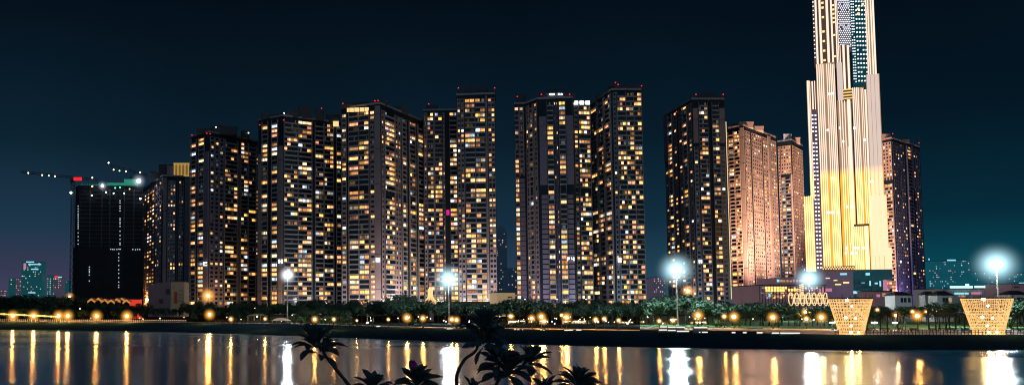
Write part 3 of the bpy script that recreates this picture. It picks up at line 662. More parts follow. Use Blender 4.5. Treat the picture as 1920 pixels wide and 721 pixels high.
for x, y, m_ in ((203.5, 305, 'coolw'), (213, 318, 'cranel'), (224, 320, 'craneg'), (236, 321, 'cranel'), (263, 323, 'cranel')):
    p = at(x, y, 773); mb = MB(); mb.ball(p, .6, 8, 5); mb.build('jib_lamp', M[m_], cr)

# ------------------------------------------------------------------ the bright skyscraper
YL = 600
zs = at(1600, 320, YL).z
M['lpanel'] = zone_mat('emissive_bronze_cladding', (.37, .215, .13), (1.08, .46, .045), zs, sample=True, var=.3)  # strip light falling on the cladding is put into its colour as emission
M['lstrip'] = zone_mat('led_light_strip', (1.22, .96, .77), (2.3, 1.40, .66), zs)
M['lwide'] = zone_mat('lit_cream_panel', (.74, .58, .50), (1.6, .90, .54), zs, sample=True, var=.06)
M['ldark'] = paint('dark_bronze_glass', (.05, .035, .03), .3, .3, .2, (.16, .075, .05), .5)
M['lteal'] = paint('dark_teal_glass', (.02, .06, .07), .2, .3, .2, (.0, .05, .065), .6)
M['lviolet'] = paint('violet_grey_glass', (.05, .04, .07), .3, .3, .2, (.09, .06, .10), .8)
M['ldot'] = glow('white_led_dot', (.88, .95, 1.0), 1.5, False); M['gdot'] = glow('gold_window_dot', (1, .72, .3), 1.3, False)
M['lgold'] = glow('gold_ledge_light', (1, .66, .2), 1.1, False)
b0 = at(1595, 560, YL)
LM = thing('skyscraper', 'tallest tower, covered in bright golden and white vertical light strips', 'skyscraper', (b0.x, YL, ZG))
LH = ray(1598, 400); LH.z = 0; LH.normalize(); LU = Vector((LH.y, -LH.x, 0)); LO = at(1598, 400, YL); LO.z = 0; LD0 = LO.dot(LH)
def lp(px, py, Y):                              # a point on the tower's own facade plane, Y - 600 metres behind it
    d = ray(px, py); return CAM + d * ((LD0 + Y - YL) / d.dot(LH))
def lbox(mb, pa, pb, pyr, pyt, pyb, n0, n1, Y):
    a, b = (lp(pa, pyr, Y) - LO).dot(LU), (lp(pb, pyr, Y) - LO).dot(LU); mb.obox(LO, LU, -LH, a, b, -(Y - YL) - n1, -(Y - YL) - n0, lp(pa, pyb, Y).z, lp(pa, pyt, Y).z)
def lboxc(mb, px, py, Y, w, h, n0=-.35, n1=-.05):   # small box of w x h metres
    c = lp(px, py, Y); a = (c - LO).dot(LU); mb.obox(LO, LU, -LH, a - w, a + w, -(Y - YL) - n1, -(Y - YL) - n0, c.z - h, c.z + h)
def tube(pa, pb, pyr, pyt, pyb, Y, dep, mat, strips=(), sw=1.5, smat='lstrip', name='tower_section'):
    mb = MB(); lbox(mb, pa, pb, pyr, pyt, pyb, 0, dep, Y); o = mb.build(name, M[mat], LM)
    for s in strips:
        s, wd = s if isinstance(s, tuple) else (s, sw)
        m_ = MB(); lbox(m_, s - wd / 2, s + wd / 2, pyr, pyt - U(-.6, 1.4), pyb - .6, -.55, -.02, Y)
        q = m_.build('light_strip', M[smat], None); q.parent = o; q.matrix_parent_inverse = Matrix.Identity(4)
    return o
def dots(par, pa, pb, pyr, pyt, pyb, Y, nx, dy, sz, mat='ldot', keep=1.0, jit=0, stag=False):
    n = int((pyb - pyt) / dy); mb = MB(); h = pxw(sz, Y) / 2
    for k in range(n):
        y = pyb - dy * (k + .5)
        for j in range(nx):
            if R() > keep: continue
            x = pa + (pb - pa) * (j + .5 + (.5 if stag and k % 2 else 0)) / nx + U(-jit, jit)
            if x > pb - sz / 2: continue
            c = lp(x, pyr, Y); q = (c - LO).dot(LU); z = lp(x, y, Y).z + U(-jit, jit) * .3; mb.obox(LO, LU, -LH, q - h, q + h, -(Y - YL) + .05, -(Y - YL) + .3, z - h, z + h)
    q = tag(mb.build('led_dots', M[mat], None), kind='stuff'); q.parent = par; q.matrix_parent_inverse = Matrix.Identity(4)
TOP = -60
tube(1512, 1519.5, 160, 152, 372, 608, 14, 'lpanel', [(1514.8, 3.4), (1518.3, 1.2)])
o = tube(1519.5, 1530, 160, 153, 206, 609, 14, 'ldark', [(1523, 2.6), (1527.5, 1.4)])
o = tube(1520, 1531.5, 230, 206, 506, 610, 14, 'lviolet'); dots(o, 1521, 1532, 230, 208, 505, 610, 2, 7.5, 3.0, keep=.95, jit=.25)
tube(1508.5, 1526, 420, 368, 508, 598, 14, 'lpanel', [1510.3, 1514.2, 1518, 1521.7, 1525], 1.9)
o = tube(1524.8, 1528, 60, TOP, 122, 614, 10, 'ldark'); dots(o, 1524.9, 1528, 60, TOP, 112, 613.5, 1, 8, 2.0)
# main left block and the slim shafts above it
tube(1536.5, 1571.5, 300, 120, 499, 602, 20, 'lpanel', [1538.3, 1542.2, 1546, 1549.7, (1556.8, 1.6), 1560.6, 1564.2, 1567.6, (1570.6, 1.4)], 1.9)
o = tube(1528, 1571.5, 60, TOP, 122, 612, 18, 'ldark', [(1531, 3.6), (1538.5, 4.0), (1552, 4.6), (1560, 3.2), (1568, 2.4), (1571, 1.6)])
dots(o, 1540, 1548, 60, TOP, 118, 611.9, 1, 9, 4, 'gdot', .42); dots(o, 1561.5, 1566.5, 60, TOP, 118, 611.9, 1, 8, 3.6, 'gdot', .55)
# centre
tube(1574.5, 1594.5, 130, 85, 172, 606, 16, 'ldark', [(1576.6, 1.4), (1583, 4.2), (1591.3, 4.0)])
o = tube(1580, 1598.5, 200, 168, 191, 601, 10, 'ldark', ())
for y in (169, 174.5, 180, 185.5): 
    m_ = MB(); lbox(m_, 1579.5, 1599, 180, y - 1, y + 1, -.8, -.1, 601); q = m_.build('ledge_light', M['lgold'], None); q.parent = o
tube(1570, 1580.5, 160, 118, 188, 600, 10, 'lwide')
o = tube(1573, 1599.5, 280, 188, 503, 601.5, 16, 'lpanel', [(1577.5, 1.7), (1582.2, 1.7), (1587, 1.7), (1594.7, 6.2)])
tube(1577, 1592, 300, 276, 503, 600.6, 1, 'lpanel', [1579.4, 1583.2, 1587.6, 1591.2])
o = tube(1571.5, 1598, 60, TOP, 90, 616, 16, 'lviolet'); dots(o, 1572, 1598, 60, TOP, 89, 616, 7, 3.6, 1.8, keep=.93, jit=.15, stag=True)
o = tube(1597, 1628, 100, TOP, 160, 614, 16, 'lteal'); dots(o, 1598, 1605, 100, TOP, 156, 614, 2, 5.2, 2.0, keep=.9, jit=.2); dots(o, 1606, 1627.5, 100, TOP, 156, 613.9, 4, 8.3, 2.6, keep=.96)
dots(o, 1608, 1626, 100, TOP, 30, 613.8, 2, 9, 4, 'gdot', .4)
# right
o = tube(1623.5, 1641, 60, TOP, 142, 612, 16, 'lpanel', [(1625.3, 2.2), (1629, 2.2), (1634.5, 2.6), (1638.8, 3.2)])
tube(1602, 1624, 280, 165, 422, 599, 14, 'lpanel', [1603.6, 1607, 1610.4, 1613.6, (1619.2, 1.3), (1622.4, 1.5)], 1.8)
tube(1624, 1629.5, 280, 168, 422, 599.2, 14, 'lpanel', [(1627, 3.2)])
o = tube(1600.5, 1630, 420, 420, 424, 597.5, 3, 'ldark')
o = tube(1601.5, 1630, 460, 424, 505, 598.6, 14, 'lpanel', [1604, 1607.6, 1611.2, 1614.8, 1618.2, (1625.5, 7.5)], 1.9)
tube(1631, 1655.5, 300, 140, 480, 600, 18, 'lpanel', [(1634.7, 6.6), (1642.2, 6.8), (1650.2, 7.6)], smat='lwide')
tube(1630, 1664.5, 420, 366, 506, 599.6, 12, 'lpanel', [(1634.5, 7.4), (1642.6, 7.6), (1651, 7.8), (1660, 8.0)], smat='lwide')
tube(1664.5, 1672.5, 480, 463, 506, 599.6, 12, 'lpanel', [(1668.7, 7)], smat='lwide')
M['spark'] = glow('white_sparkle_lamp', (1, .97, .9), 3.5, False)
for x, y in ((1561, 334), (1553, 398), (1558, 398), (1563, 398), (1572, 398), (1588, 387), (1596, 387), (1587, 465), (1604, 464), (1610, 464), (1619, 464), (1586, 474), (1598, 474), (1606, 474), (1552, 244), (1581, 265), (1621, 262), (1602, 240), (1555, 176), (1562, 175), (1575, 240), (1634, 340)):
    mb = MB(); lboxc(mb, x, y, 598.2, .55, .7); mb.build('wall_lamp', M['spark'], LM)
# base of the skyscraper
mb = MB(); lbox(mb, 1540, 1603, 505, 499, 509, 0, 20, 599.5); mb.build('ledge', M['ldark'], LM)
o = kids(LM)[-1]; mb = MB()
for k in range(26): lboxc(mb, 1540 + 63 * (k + .5) / 26, 502 + (1.3 if k % 2 else -1.3), 599.4, .4, .4)
q = tag(mb.build('led_dots', M['gdot'], None), kind='stuff'); q.parent = o
mb = MB(); lbox(mb, 1601, 1673, 515, 505.3, 524, 0, 22, 598); mb.build('glass_storey', M['lteal'], LM)
mb = MB(); lbox(mb, 1535, 1658, 540, 524.1, 600, 0, 36, 603); mb.build('podium', M['lteal'], LM)
mb = MB(); lbox(mb, 1536, 1600, 540, 509.1, 600, 0, .9, 602); mb.build('podium_front', M['lviolet'], LM)
mb = MB()
for k in range(12): lbox(mb, 1603 + k * 4.4, 1603.7 + k * 4.4, 540, 524.3, 600, 0, .5, 602.4)
for y in (530, 537): lbox(mb, 1603, 1656, 540, y, y + .8, -.1, .4, 602.4)
mb.build('mullion', M['steel'], LM)
for x0, x1, y0, y1, m_ in ((1575, 1588, 511.5, 515, 'coolw2'), (1623, 1631, 511, 515.5, 'coolw2'), (1581, 1592, 528, 530, 'yel'), (1566, 1577, 532, 533.4, 'yel'), (1630, 1633, 526, 535, 'coolw2'), (1649, 1652, 526, 536, 'coolw2'), (1640, 1646, 529, 532, 'coolw2'), (1615, 1622, 529, 530, 'coolw2'), (1656, 1664, 524.5, 548, 'pinkw'), (1545, 1560, 540, 546, 'pinkw'), (1600, 1614, 545, 550, 'coolw2'), (1548, 1556, 520, 522, 'gdot'), (1563, 1570, 524, 526, 'gdot')):
    if 'coolw2' not in M: M['coolw2'] = glow('cool_shop_light', (.35, .85, 1), 1.0, False); M['pinkw'] = glow('pink_shop_light', (.75, .28, .45), .7, False)
    mb = MB(); lbox(mb, x0, x1, (y0 + y1) / 2, y0, y1, -.4, -.02, 597.4); mb.build('podium_light', M[m_], LM)

# ------------------------------------------------------------------ low buildings behind the park
def simple_block(name, label, cat, pa, pb, pt, D, dep, mat, wins=(), roof=None, pyr=None, group=None):
    a, b = at(pa, pyr or pt, D), at(pb, pyr or pt, D); z1 = at(pa, pt, D).z
    t = thing(name, label, cat, ((a.x + b.x) / 2, D, ZG), group)
    mb = MB(); mb.box(a.x, b.x, D, D + dep, ZG, z1); mb.build('wall', M[mat], t)
    mb = MB(); mb.box(a.x - .3, b.x + .3, D - .3, D + dep + .3, z1 + .003, z1 + .5); mb.build('roof', M[roof or 'roof'], t)
    for x0, x1, y0, y1, m_, nm in wins:
        p, q = at(x0, y1, D - .2), at(x1, y0, D - .2); m_b = MB(); m_b.box(p.x, q.x, D - .25, D - .02, p.z, q.z); m_b.build(nm, M[m_], t)
    return t
M['orange'] = paint('orange_panel', (.55, .12, .03), .6, .15, .5)
t = simple_block('low_building', 'low block with a pale gable end bearing a tall orange panel', 'building', 320, 346, 528, 500, 20, 'cream', roof='roof')
a, b = at(276, 528, 502), at(320, 528, 502); mb = MB(); mb.hexa([(a.x, 506, ZG), (b.x, 500.05, ZG), (b.x, 519, ZG), (a.x, 525, ZG), (a.x, 506, at(276, 533, 500).z), (b.x, 500.05, at(320, 527, 500).z), (b.x, 519, at(320, 527, 500).z), (a.x, 525, at(276, 533, 500).z)]); mb.build('side_wall', M['mauve'], t)
for x0, x1, y0, y1, m_ in ((326.5, 332.5, 546, 568, 'orange'), (311, 319.4, 541, 551, 'glass'), (298, 303, 560, 568, 'glass')):
    p, q = at(x0, y1, 499.7), at(x1, y0, 499.7); dy = 0 if x0 > 319 else 1.4 if x0 < 305 else .4; mb = MB(); mb.box(p.x, q.x, 499.7 + dy, 500.3 + dy + 1, p.z, q.z); mb.build('panel' if m_ == 'orange' else 'window', M[m_], t)
for x, y in ((325, 537), (336.5, 543), (341, 544), (336.5, 551), (341, 552), (336.5, 557), (341, 558), (336.5, 563.5), (341, 564.5)):
    p, q = at(x, y + 1, 499.7), at(x + 1.6, y - 1, 499.7); mb = MB(); mb.box(p.x, q.x, 499.7, 499.97, p.z, q.z); mb.build('window', M['glass'], t)
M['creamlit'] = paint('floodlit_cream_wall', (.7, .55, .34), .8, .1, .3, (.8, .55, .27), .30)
simple_block('low_building', 'plain cream building with one small dark window, between the centre towers', 'building', 932, 966, 548, 520, 20, 'creamlit', [(941, 945.5, 563, 567.5, 'glass', 'window'), (952, 960.5, 555, 557.5, 'mauve', 'vent')], pyr=560)
M['podium'] = paint('podium_wall', (.30, .26, .25), .8, .2, .2)
simple_block('podium_building', 'grey podium wall along the foot of the three centre-left towers', 'podium building', 700, 926, 566, 600, 20, 'podium', [(790 + k * 22, 799 + k * 22, 569, 573, 'warmdim', 'window') for k in range(5)] if not M.update({'warmdim': glow('dim_warm_window', (1, .6, .28), .5, False)}) else ())
# distant towers
def distant(label, pa, pb, pt, D, mat, nlit, cols, cx=None, seed=0, top=None, group=None, py0=556):
    t = simple_block('distant_tower', label, 'distant tower', pa, pb, pt, D, 25, mat, pyr=480, group=group)
    z1 = at(pa, pt, D).z; a, b = at(pa, 480, D), at(pb, 480, D); ny = int((py0 - pt) / 4); nx = max(2, int((pb - pa) / 3.2)); rest = MB(); cnt = 0
    fl = MB()
    for k in range(ny): z = z1 - (k + 1) * pxw(4, D); fl.box(a.x, b.x, D - .25, D - .01, z - pxw(.5, D), z)
    fl.build('floor_bands', M['bandd'], t)
    for k in range(ny):
        for j in range(nx):
            if R() > nlit: continue
            x = a.x + (b.x - a.x) * (j + .2) / nx; z = z1 - (k + .75) * pxw(4, D); w_ = pxw(1.9, D) * U(.6, 1.1)
            c = random.choice(cols); s = U(.25, 1.0); m_ = MB(); m_.face([(x, D - .3, z), (x + w_, D - .3, z), (x + w_, D - .3, z + pxw(1.9, D)), (x, D - .3, z + pxw(1.9, D))], tuple(q * s for q in c)); cnt += 1
            if cnt < 60: m_.build('window', M['lit'], t, attr=True)
    for x0, x1, y0, y1, m_ in top or ():
        p, q = at(x0, y1, D - .5), at(x1, y0, D - .5); mb = MB(); mb.box(p.x, q.x, D - .6, D - .3, p.z, q.z); mb.build('sign_light', M[m_], t)
    return t
WA, CO, PK = (1, .6, .28), (.6, .95, 1), (1, .6, .65)
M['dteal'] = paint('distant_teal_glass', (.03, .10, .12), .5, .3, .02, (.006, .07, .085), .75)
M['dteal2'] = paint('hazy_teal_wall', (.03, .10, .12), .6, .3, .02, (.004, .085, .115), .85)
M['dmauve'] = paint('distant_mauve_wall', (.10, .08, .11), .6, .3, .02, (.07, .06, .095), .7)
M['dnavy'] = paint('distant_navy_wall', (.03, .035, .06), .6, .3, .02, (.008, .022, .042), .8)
distant('teal glass office tower with white sign lights, tallest of the far-left skyline', 41, 79, 491, 1500, 'dteal', .22, [CO, CO, WA], top=[(49, 64, 489.5, 491.5, 'coolw2'), (53, 77, 494, 496, 'coolw2'), (58, 72, 503, 505, 'coolw2'), (44, 49, 493, 504, 'pinkw'), (53, 66, 547, 549, 'coolw2')])
distant('plain dark teal block at the left end of the far skyline', 17, 31, 522, 1700, 'dteal', .06, [CO, WA])
distant('slim pinkish block squeezed against the teal office tower', 30.5, 41, 521, 1600, 'dmauve', .35, [WA, PK])
distant('thin pale tower lit white down its whole face', 89, 98, 516, 1600, 'dteal', .6, [CO, (1, .9, .75)])
distant('mauve block with a red and blue rooftop sign', 100, 116, 520, 1550, 'dmauve', .30, [CO, WA, PK], top=[(102, 109, 517, 520, 'redlit'), (109, 116, 518, 520, 'coolw2')])
distant('small plain teal block beside the crane mast', 116.5, 128, 526, 1750, 'dteal', .08, [CO])
distant('hazy low row of lit buildings at the left edge', -40, 16, 543, 1900, 'dmauve', .4, [WA, CO, PK])
t = distant('dark distant tower with a stepped pointed crown, seen in the gap', 931, 951, 436, 1150, 'dnavy', .12, [WA, PK, WA])
a, b, c = at(931.5, 436, 1152), at(950.5, 436, 1152), at(940, 421, 1152); mb = MB(); mb.box(at(934, 436, 1152).x, at(948, 436, 1152).x, 1151, 1160, a.z, at(935, 428, 1150).z); mb.hexa([(at(935, 436, 1152).x, 1151.5, at(935, 428, 1150).z), (at(947, 436, 1152).x, 1151.5, at(935, 428, 1150).z), (at(947, 436, 1152).x, 1160, at(935, 428, 1150).z), (at(935, 436, 1152).x, 1160, at(935, 428, 1150).z), (c.x - .6, 1155, c.z), (c.x + .6, 1155, c.z), (c.x + .6, 1156, c.z), (c.x - .6, 1156, c.z)]); mb.build('crown', M['dnavy'], t)
distant('shorter dark distant block with scattered orange windows, right of the pointed one', 951.5, 968, 503, 1100, 'dnavy', .22, [WA, PK])
distant('pale hazy block behind the brightest floodlight mast', 1224, 1246, 520, 900, 'dmauve', .3, [PK, CO], py0=570)
distant('hazy teal apartment block with pink-lit windows, right of the navy tower', 1740, 1786, 489, 980, 'dteal2', .16, [PK, CO, PK], top=[(1776, 1792, 486, 488.5, 'coolw2'), (1741, 1743, 484, 487, 'coolw2')], py0=545)
distant('wide hazy teal apartment block with few lit windows', 1787, 1817, 487, 1000, 'dteal2', .10, [CO, PK, CO], py0=545)
distant('faint teal block behind the right-hand lit basket', 1822, 1866, 510, 1300, 'dteal2', .10, [CO, PK], py0=550)
distant('teal block with white lit rows at the right edge', 1885, 1960, 512, 1250, 'dteal2', .22, [CO, CO, PK], py0=550)
# mall and shop buildings near the skyscraper foot
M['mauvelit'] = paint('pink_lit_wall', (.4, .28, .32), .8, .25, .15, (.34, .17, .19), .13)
M['amberlit'] = glow('amber_shop_band', (1, .46, .10), 3.0, False)
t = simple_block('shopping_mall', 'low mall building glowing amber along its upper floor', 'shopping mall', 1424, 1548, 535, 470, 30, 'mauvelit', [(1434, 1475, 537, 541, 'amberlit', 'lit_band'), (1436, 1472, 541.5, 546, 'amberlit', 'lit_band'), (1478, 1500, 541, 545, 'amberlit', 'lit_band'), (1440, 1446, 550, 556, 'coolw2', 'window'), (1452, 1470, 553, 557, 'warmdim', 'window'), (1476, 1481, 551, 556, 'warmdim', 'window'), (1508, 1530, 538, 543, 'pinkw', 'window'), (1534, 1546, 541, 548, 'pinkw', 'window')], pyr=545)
mb = MB(); a, b = at(1455, 530, 475), at(1512, 520, 475); mb.box(a.x, b.x, 475, 495, a.z - 2, b.z); o = mb.build('upper_storey', M['mauvelit'], t)
for k in range(9):
    x = 1457 + k * 6; p, q = at(x, 528, 474.8), at(x + U(2, 4.4), 524 + U(-1, 1), 474.8); mb = MB(); mb.box(p.x, q.x, 474.7, 474.95, p.z, q.z); mb.build('window', M[random.choice(('pinkw', 'coolw2', 'warmdim'))], t)
for k in range(85):
    x = U(1428, 1546); y = random.choice((548.5, 553, 557.5, 539, 543.5)); w_ = U(1.2, 4); q0, q1 = at(x, y + .9, 469.7), at(x + w_, y - .9, 469.7); mb = MB(); mb.box(q0.x, q1.x, 469.45 - .01 * k / 46, 469.7, q0.z, q1.z); mb.build('window', M[random.choice(('pinkw', 'coolw2', 'warmdim', 'amberlit', 'gdot', 'gdot'))], t)
mb = MB()
for k in range(24): x = at(1424 + k * 5.3, 545, 469.2).x; mb.box(x - .1, x + .1, 469.1, 469.4, ZG, at(1424, 536, 470).z)
mb.build('mullion', M['steel'], t)
t = simple_block('shop_building', 'small pink-lit shop block at the foot of the navy tower', 'shop building', 1640, 1672, 546, 480, 15, 'mauvelit', [(1644, 1650, 551, 556, 'pinkw', 'window'), (1655, 1661, 549, 555, 'warmdim', 'window'), (1665, 1670, 550, 553, 'coolw2', 'window')], pyr=550)
t = simple_block('shop_building', 'long low white building with a cyan-lit sign along its roof', 'shop building', 1768, 1876, 541, 520, 25, 'white', [(1790, 1816, 548, 551, 'coolw2', 'window'), (1822, 1840, 547, 551, 'pinkw', 'window'), (1798, 1810, 553, 556, 'warmdim', 'window')], pyr=545)
M['cyan'] = glow('cyan_roof_sign', (.55, 1, 1), 1.6, False)
for x0, x1, y0, y1 in ((1782, 1824, 535.5, 539.5), (1811, 1817, 531.5, 535), (1828, 1869, 535, 539)):
    p, q = at(x0, y1, 519), at(x1, y0, 519); mb = MB(); mb.box(p.x, q.x, 519, 519.4, p.z, q.z); mb.build('roof_sign', M['cyan'], t)
simple_block('shop_building', 'pink-walled flat block at the right edge behind the trees', 'shop building', 1896, 1990, 532, 500, 20, 'mauvelit', [(1902, 1912, 536, 539, 'mauve', 'window'), (1911, 1930, 529, 531, 'coolw2', 'sign_light')], pyr=540)
def villa(label, pa, pb, pe, pr, D, lit):
    a, b = at(pa, pe, D), at(pb, pe, D); w_ = b.x - a.x; ze = a.z; zr = at(pa, pr, D).z; dep = w_ * .8
    t = thing('villa', label, 'villa', ((a.x + b.x) / 2, D, ZG))
    mb = MB(); mb.box(a.x + w_ * .08, b.x - w_ * .08, D + .4, D + dep, ZG, ze); mb.build('wall', M['white'], t)
    mb = MB(); e0, e1 = (a.x, D - .3), (b.x, D + dep + .6); rx0, rx1 = a.x + w_ * .28, b.x - w_ * .28; ry = D + dep / 2
    q = [(e0[0], e0[1], ze + .003), (e1[0], e0[1], ze + .003), (e1[0], e1[1], ze + .003), (e0[0], e1[1], ze + .003), (rx0, ry - .2, zr), (rx1, ry - .2, zr), (rx1, ry + .2, zr), (rx0, ry + .2, zr)]
    mb.hexa(q); mb.build('roof', M['tile'], t)
    for k, f in enumerate((.42, .58, .78)):
        x = a.x + w_ * f; mb = MB(); mb.box(x - .45, x + .45, D + .25, D + .38, ze - 2.6, ze - .9); mb.build('window', M['glass' if k < 2 or not lit else 'warmdim'], t)
    return t
villa('white villa with a dark hipped roof just right of the left lit basket', 1676, 1714, 553, 546, 330, False)
villa('small dark-roofed villa half hidden by trees beside the navy tower', 1734, 1757, 552, 545, 345, False)
villa('dark-roofed villa with a pale roof ridge in front of the cyan-lit shop', 1756, 1790, 553, 544.5, 335, True)
villa('dark-roofed house at the right edge behind the trees', 1892, 1935, 552, 544, 320, False)
# left: warm lit restaurant roofs
M['rooflit'] = paint('lit_canopy', (.45, .25, .1), .8, .3, .5, (1, .42, .08), .55)
M['roofbrown'] = paint('brown_tent_roof', (.22, .12, .08), .8, .3, .5, (.35, .10, .05), .25)
for k, (x, y) in enumerate(((171, 563), (184, 562), (196, 564), (208, 565), (219, 563), (228, 562), (237, 565))):
    D = 430 + (k % 3) * 8; a, b = at(x - 7, y, D), at(x + 7, y, D); z = at(x, y - 5, D).z; ze = at(x, y, D).z
    t = thing('tent_pavilion', f'small gabled pavilion lit amber underneath, {ORD[k]} from left below the unfinished tower', 'pavilion', ((a.x + b.x) / 2, D, ZG), 'amber lit pavilions below the unfinished tower')
    c = (a.x + b.x) / 2
    mb = MB(); mb.face([(a.x, D, ze), (c, D, z), (c, D + 7, z), (a.x, D + 7, ze)]); mb.face([(c, D, z), (b.x, D, ze), (b.x, D + 7, ze), (c, D + 7, z)]); mb.build('roof', M['roofbrown'], t)
    mb = MB()
    for s0, s1 in (((a.x, ze), (c, z)), ((c, z), (b.x, ze))): mb.hexa([(s0[0], D - .2, s0[1] - 1.1), (s1[0], D - .2, s1[1] - 1.1), (s1[0], D - .02, s1[1] - 1.1), (s0[0], D - .02, s0[1] - 1.1), (s0[0], D - .2, s0[1] - .1), (s1[0], D - .2, s1[1] - .1), (s1[0], D - .02, s1[1] - .1), (s0[0], D - .02, s0[1] - .1)])
    mb.build('lit_eaves', M['rooflit'], t)
    for px_ in (a.x + .4, b.x - .4): mb = MB(); mb.tube([(px_, D + .3, ZG), (px_, D + .3, ze - .05)], .12, 5); mb.build('post', M['wood'], t)
M['redstall'] = paint('red_lit_stall', (.4, .05, .03), .7, .3, .5, (1, .06, .03), .7)
simple_block('food_stall', 'stall glowing red at the foot of the unfinished tower', 'stall', 243, 262, 561, 438, 6, 'redstall', pyr=563)

# ------------------------------------------------------------------ park lamps
def lamp(label, px, py, D, r=.34, mat='amber', hl=1.9, hm='haloA', name='park_lamp', cat='park lamp', group=None, pr=.07):
    p = at(px, py, D); t = thing(name, label, cat, (p.x, D, ZG), group)
    mb = MB(); mb.tube([(p.x, D, ZG), (p.x, D, p.z - r)], [pr * 1.5, pr], 8); mb.tube([(p.x, D, ZG), (p.x, D, ZG + .4)], [pr * 3, pr * 2], 8); mb.build('pole', M['steel'], t)
    mb = MB(); mb.ball(p, r, 12, 8); mb.build('lamp_globe', M[mat], t, True)
    mb = MB(); mb.tube([(p.x, D, p.z + r * .9), (p.x, D, p.z + r * 1.25)], [r * .5, r * .15], 8); mb.build('lamp_cap', M['steel'], t)
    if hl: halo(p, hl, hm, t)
    return t
for k, (x, y) in enumerate(((24, 591.5), (63, 591.5), (110, 591.5), (127, 591.5), (181, 592), (238, 592))):
    lamp(f'amber globe lamp on the riverside railing walk, {ORD[k]} from left', x, y, 329 - .06 * x, .46, hl=3.0, group='amber lamps along the left railing')
lamp('tall amber street lamp glowing against the pink-pilaster tower', 390, 553.5, 420, .62, hl=5.0, name='street_lamp', cat='street lamp', pr=.12)
lamp('low amber globe lamp straight below the tall amber street lamp', 393, 589, 300, .42, hl=2.6)
lamp('tall orange street lamp just right of the brightest floodlight mast', 1290, 545, 330, .42, hl=3.2, name='street_lamp', cat='street lamp', pr=.1)
lamp('amber lamp by the parked cars at far left, beside the crane foot', 131, 556, 470, .5, hl=3.2, name='street_lamp', cat='street lamp')
AM = [(433, 597.5, 262, .26, 1.3), (497, 597, 268, .2, 1.0), (590, 598, 252, .30, 1.5), (626, 598, 250, .22, 1.1), (1133, 597, 222, .22, 1.1), (1160, 600, 215, .2, 1.0), (1236, 601, 212, .2, 1.0), (1262, 600, 210, .22, 1.1), (763, 595, 242, .33, 1.9), (793, 596, 240, .28, 1.5), (728, 598, 250, .16, .9), (669, 600, 262, .12, .7), (847, 598, 232, .27, 1.4), (856, 599, 230, .27, 1.4), (958, 592.5, 235, .25, 1.3), (997, 596, 226, .30, 1.5),  # leading entries include lamps added for their amber streaks on the water
      (1015, 593, 228, .34, 1.8), (1020, 601, 222, .28, 1.4), (1062, 594, 226, .36, 1.9), (1053, 590, 240, .18, .9), (1117, 598.5, 222, .25, 1.2), (1309, 590.5, 225, .36, 2.0), (1358, 592.5, 235, .24, 1.2), (1376, 593, 232, .40, 2.0),
      (1449, 594, 228, .40, 2.0), (1512, 597, 225, .28, 1.3), (1510, 584, 262, .32, 1.6), (1540, 594, 224, .38, 2.0), (1680, 590, 240, .30, 1.5), (1720, 591.5, 232, .42, 2.2), (1736, 583.5, 275, .22, 1.2), (1711, 583.5, 280, .22, 1.2), (1645, 580, 290, .2, 1.1), (1757, 582, 290, .16, .9)]
for k, (x, y, D, r, hl) in enumerate(sorted(AM)):
    ref = 'below the centre-left towers' if x < 900 and x > 641 else 'on the lawn around the gazebo' if x < 641 else 'in the busy lit park strip' if x < 1200 else 'on the lawn left of the left lit basket' if x < 1580 else 'between the two lit baskets'
    grp = [a for a in sorted(AM) if (('below the centre-left towers' if a[0] < 900 and a[0] > 641 else 'on the lawn around the gazebo' if a[0] < 641 else 'in the busy lit park strip' if a[0] < 1200 else 'on the lawn left of the left lit basket' if a[0] < 1580 else 'between the two lit baskets') == ref)]
    lamp(f'amber globe park lamp {ref}, {ORD[grp.index((x, y, D, r, hl))]} from left', x, y, D, r, hl=hl, group='amber park lamps')
# white floodlight masts
def mast(label, px, py, D, r, hl, mat='flood', hm='haloW'):
    p = at(px, py, D); t = thing('floodlight_mast', label, 'floodlight mast', (p.x, D, ZG), 'tall floodlight masts')
    mb = MB(); mb.tube([(p.x, D, ZG), (p.x, D, p.z + .3)], [.24, .13], 10); mb.tube([(p.x, D, ZG), (p.x, D, ZG + .5)], [.5, .35], 8); mb.build('mast', M['pole'], t)
    mb = MB(); n = 14
    for k in range(n):
        a, b = 2 * PI * k / n, 2 * PI * (k + 1) / n; q = lambda a: (p.x + math.cos(a) * r * .75, D + math.sin(a) * r * .75, p.z - .25 * r); mb.tube([q(a), q(b)], .06, 5)
    mb.build('head_ring', M['pole'], t)
    for k in range(8):
        a = 2 * PI * (k + .5) / 8; c = Vector((p.x + math.cos(a) * r * .62, D + math.sin(a) * r * .62, p.z))
        mb = MB(); mb.ball(c, r * .48, 10, 6, 1.15); mb.build('floodlight', M[mat], t, True)
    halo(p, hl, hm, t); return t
M['flood2b'] = glow('warm_floodlight_lens', (1, .95, .9), 500)
mast('slim white floodlight mast in front of the broad banded tower', 539, 515, 300, .62, 4.4, 'flood2b', 'haloM')
mast('white floodlight mast glaring in front of the recessed centre-left block', 841, 523, 285, 1.0, 6.5)
mast('brightest white floodlight mast, at the left edge of the framed-corner tower', 1268, 505, 262, 1.35, 7.0)
mast('white floodlight mast at the foot of the bright skyscraper', 1517, 522, 345, 1.15, 7.5)
mast('white floodlight mast standing behind the right-hand lit basket', 1868, 495, 240, 1.4, 7.4)
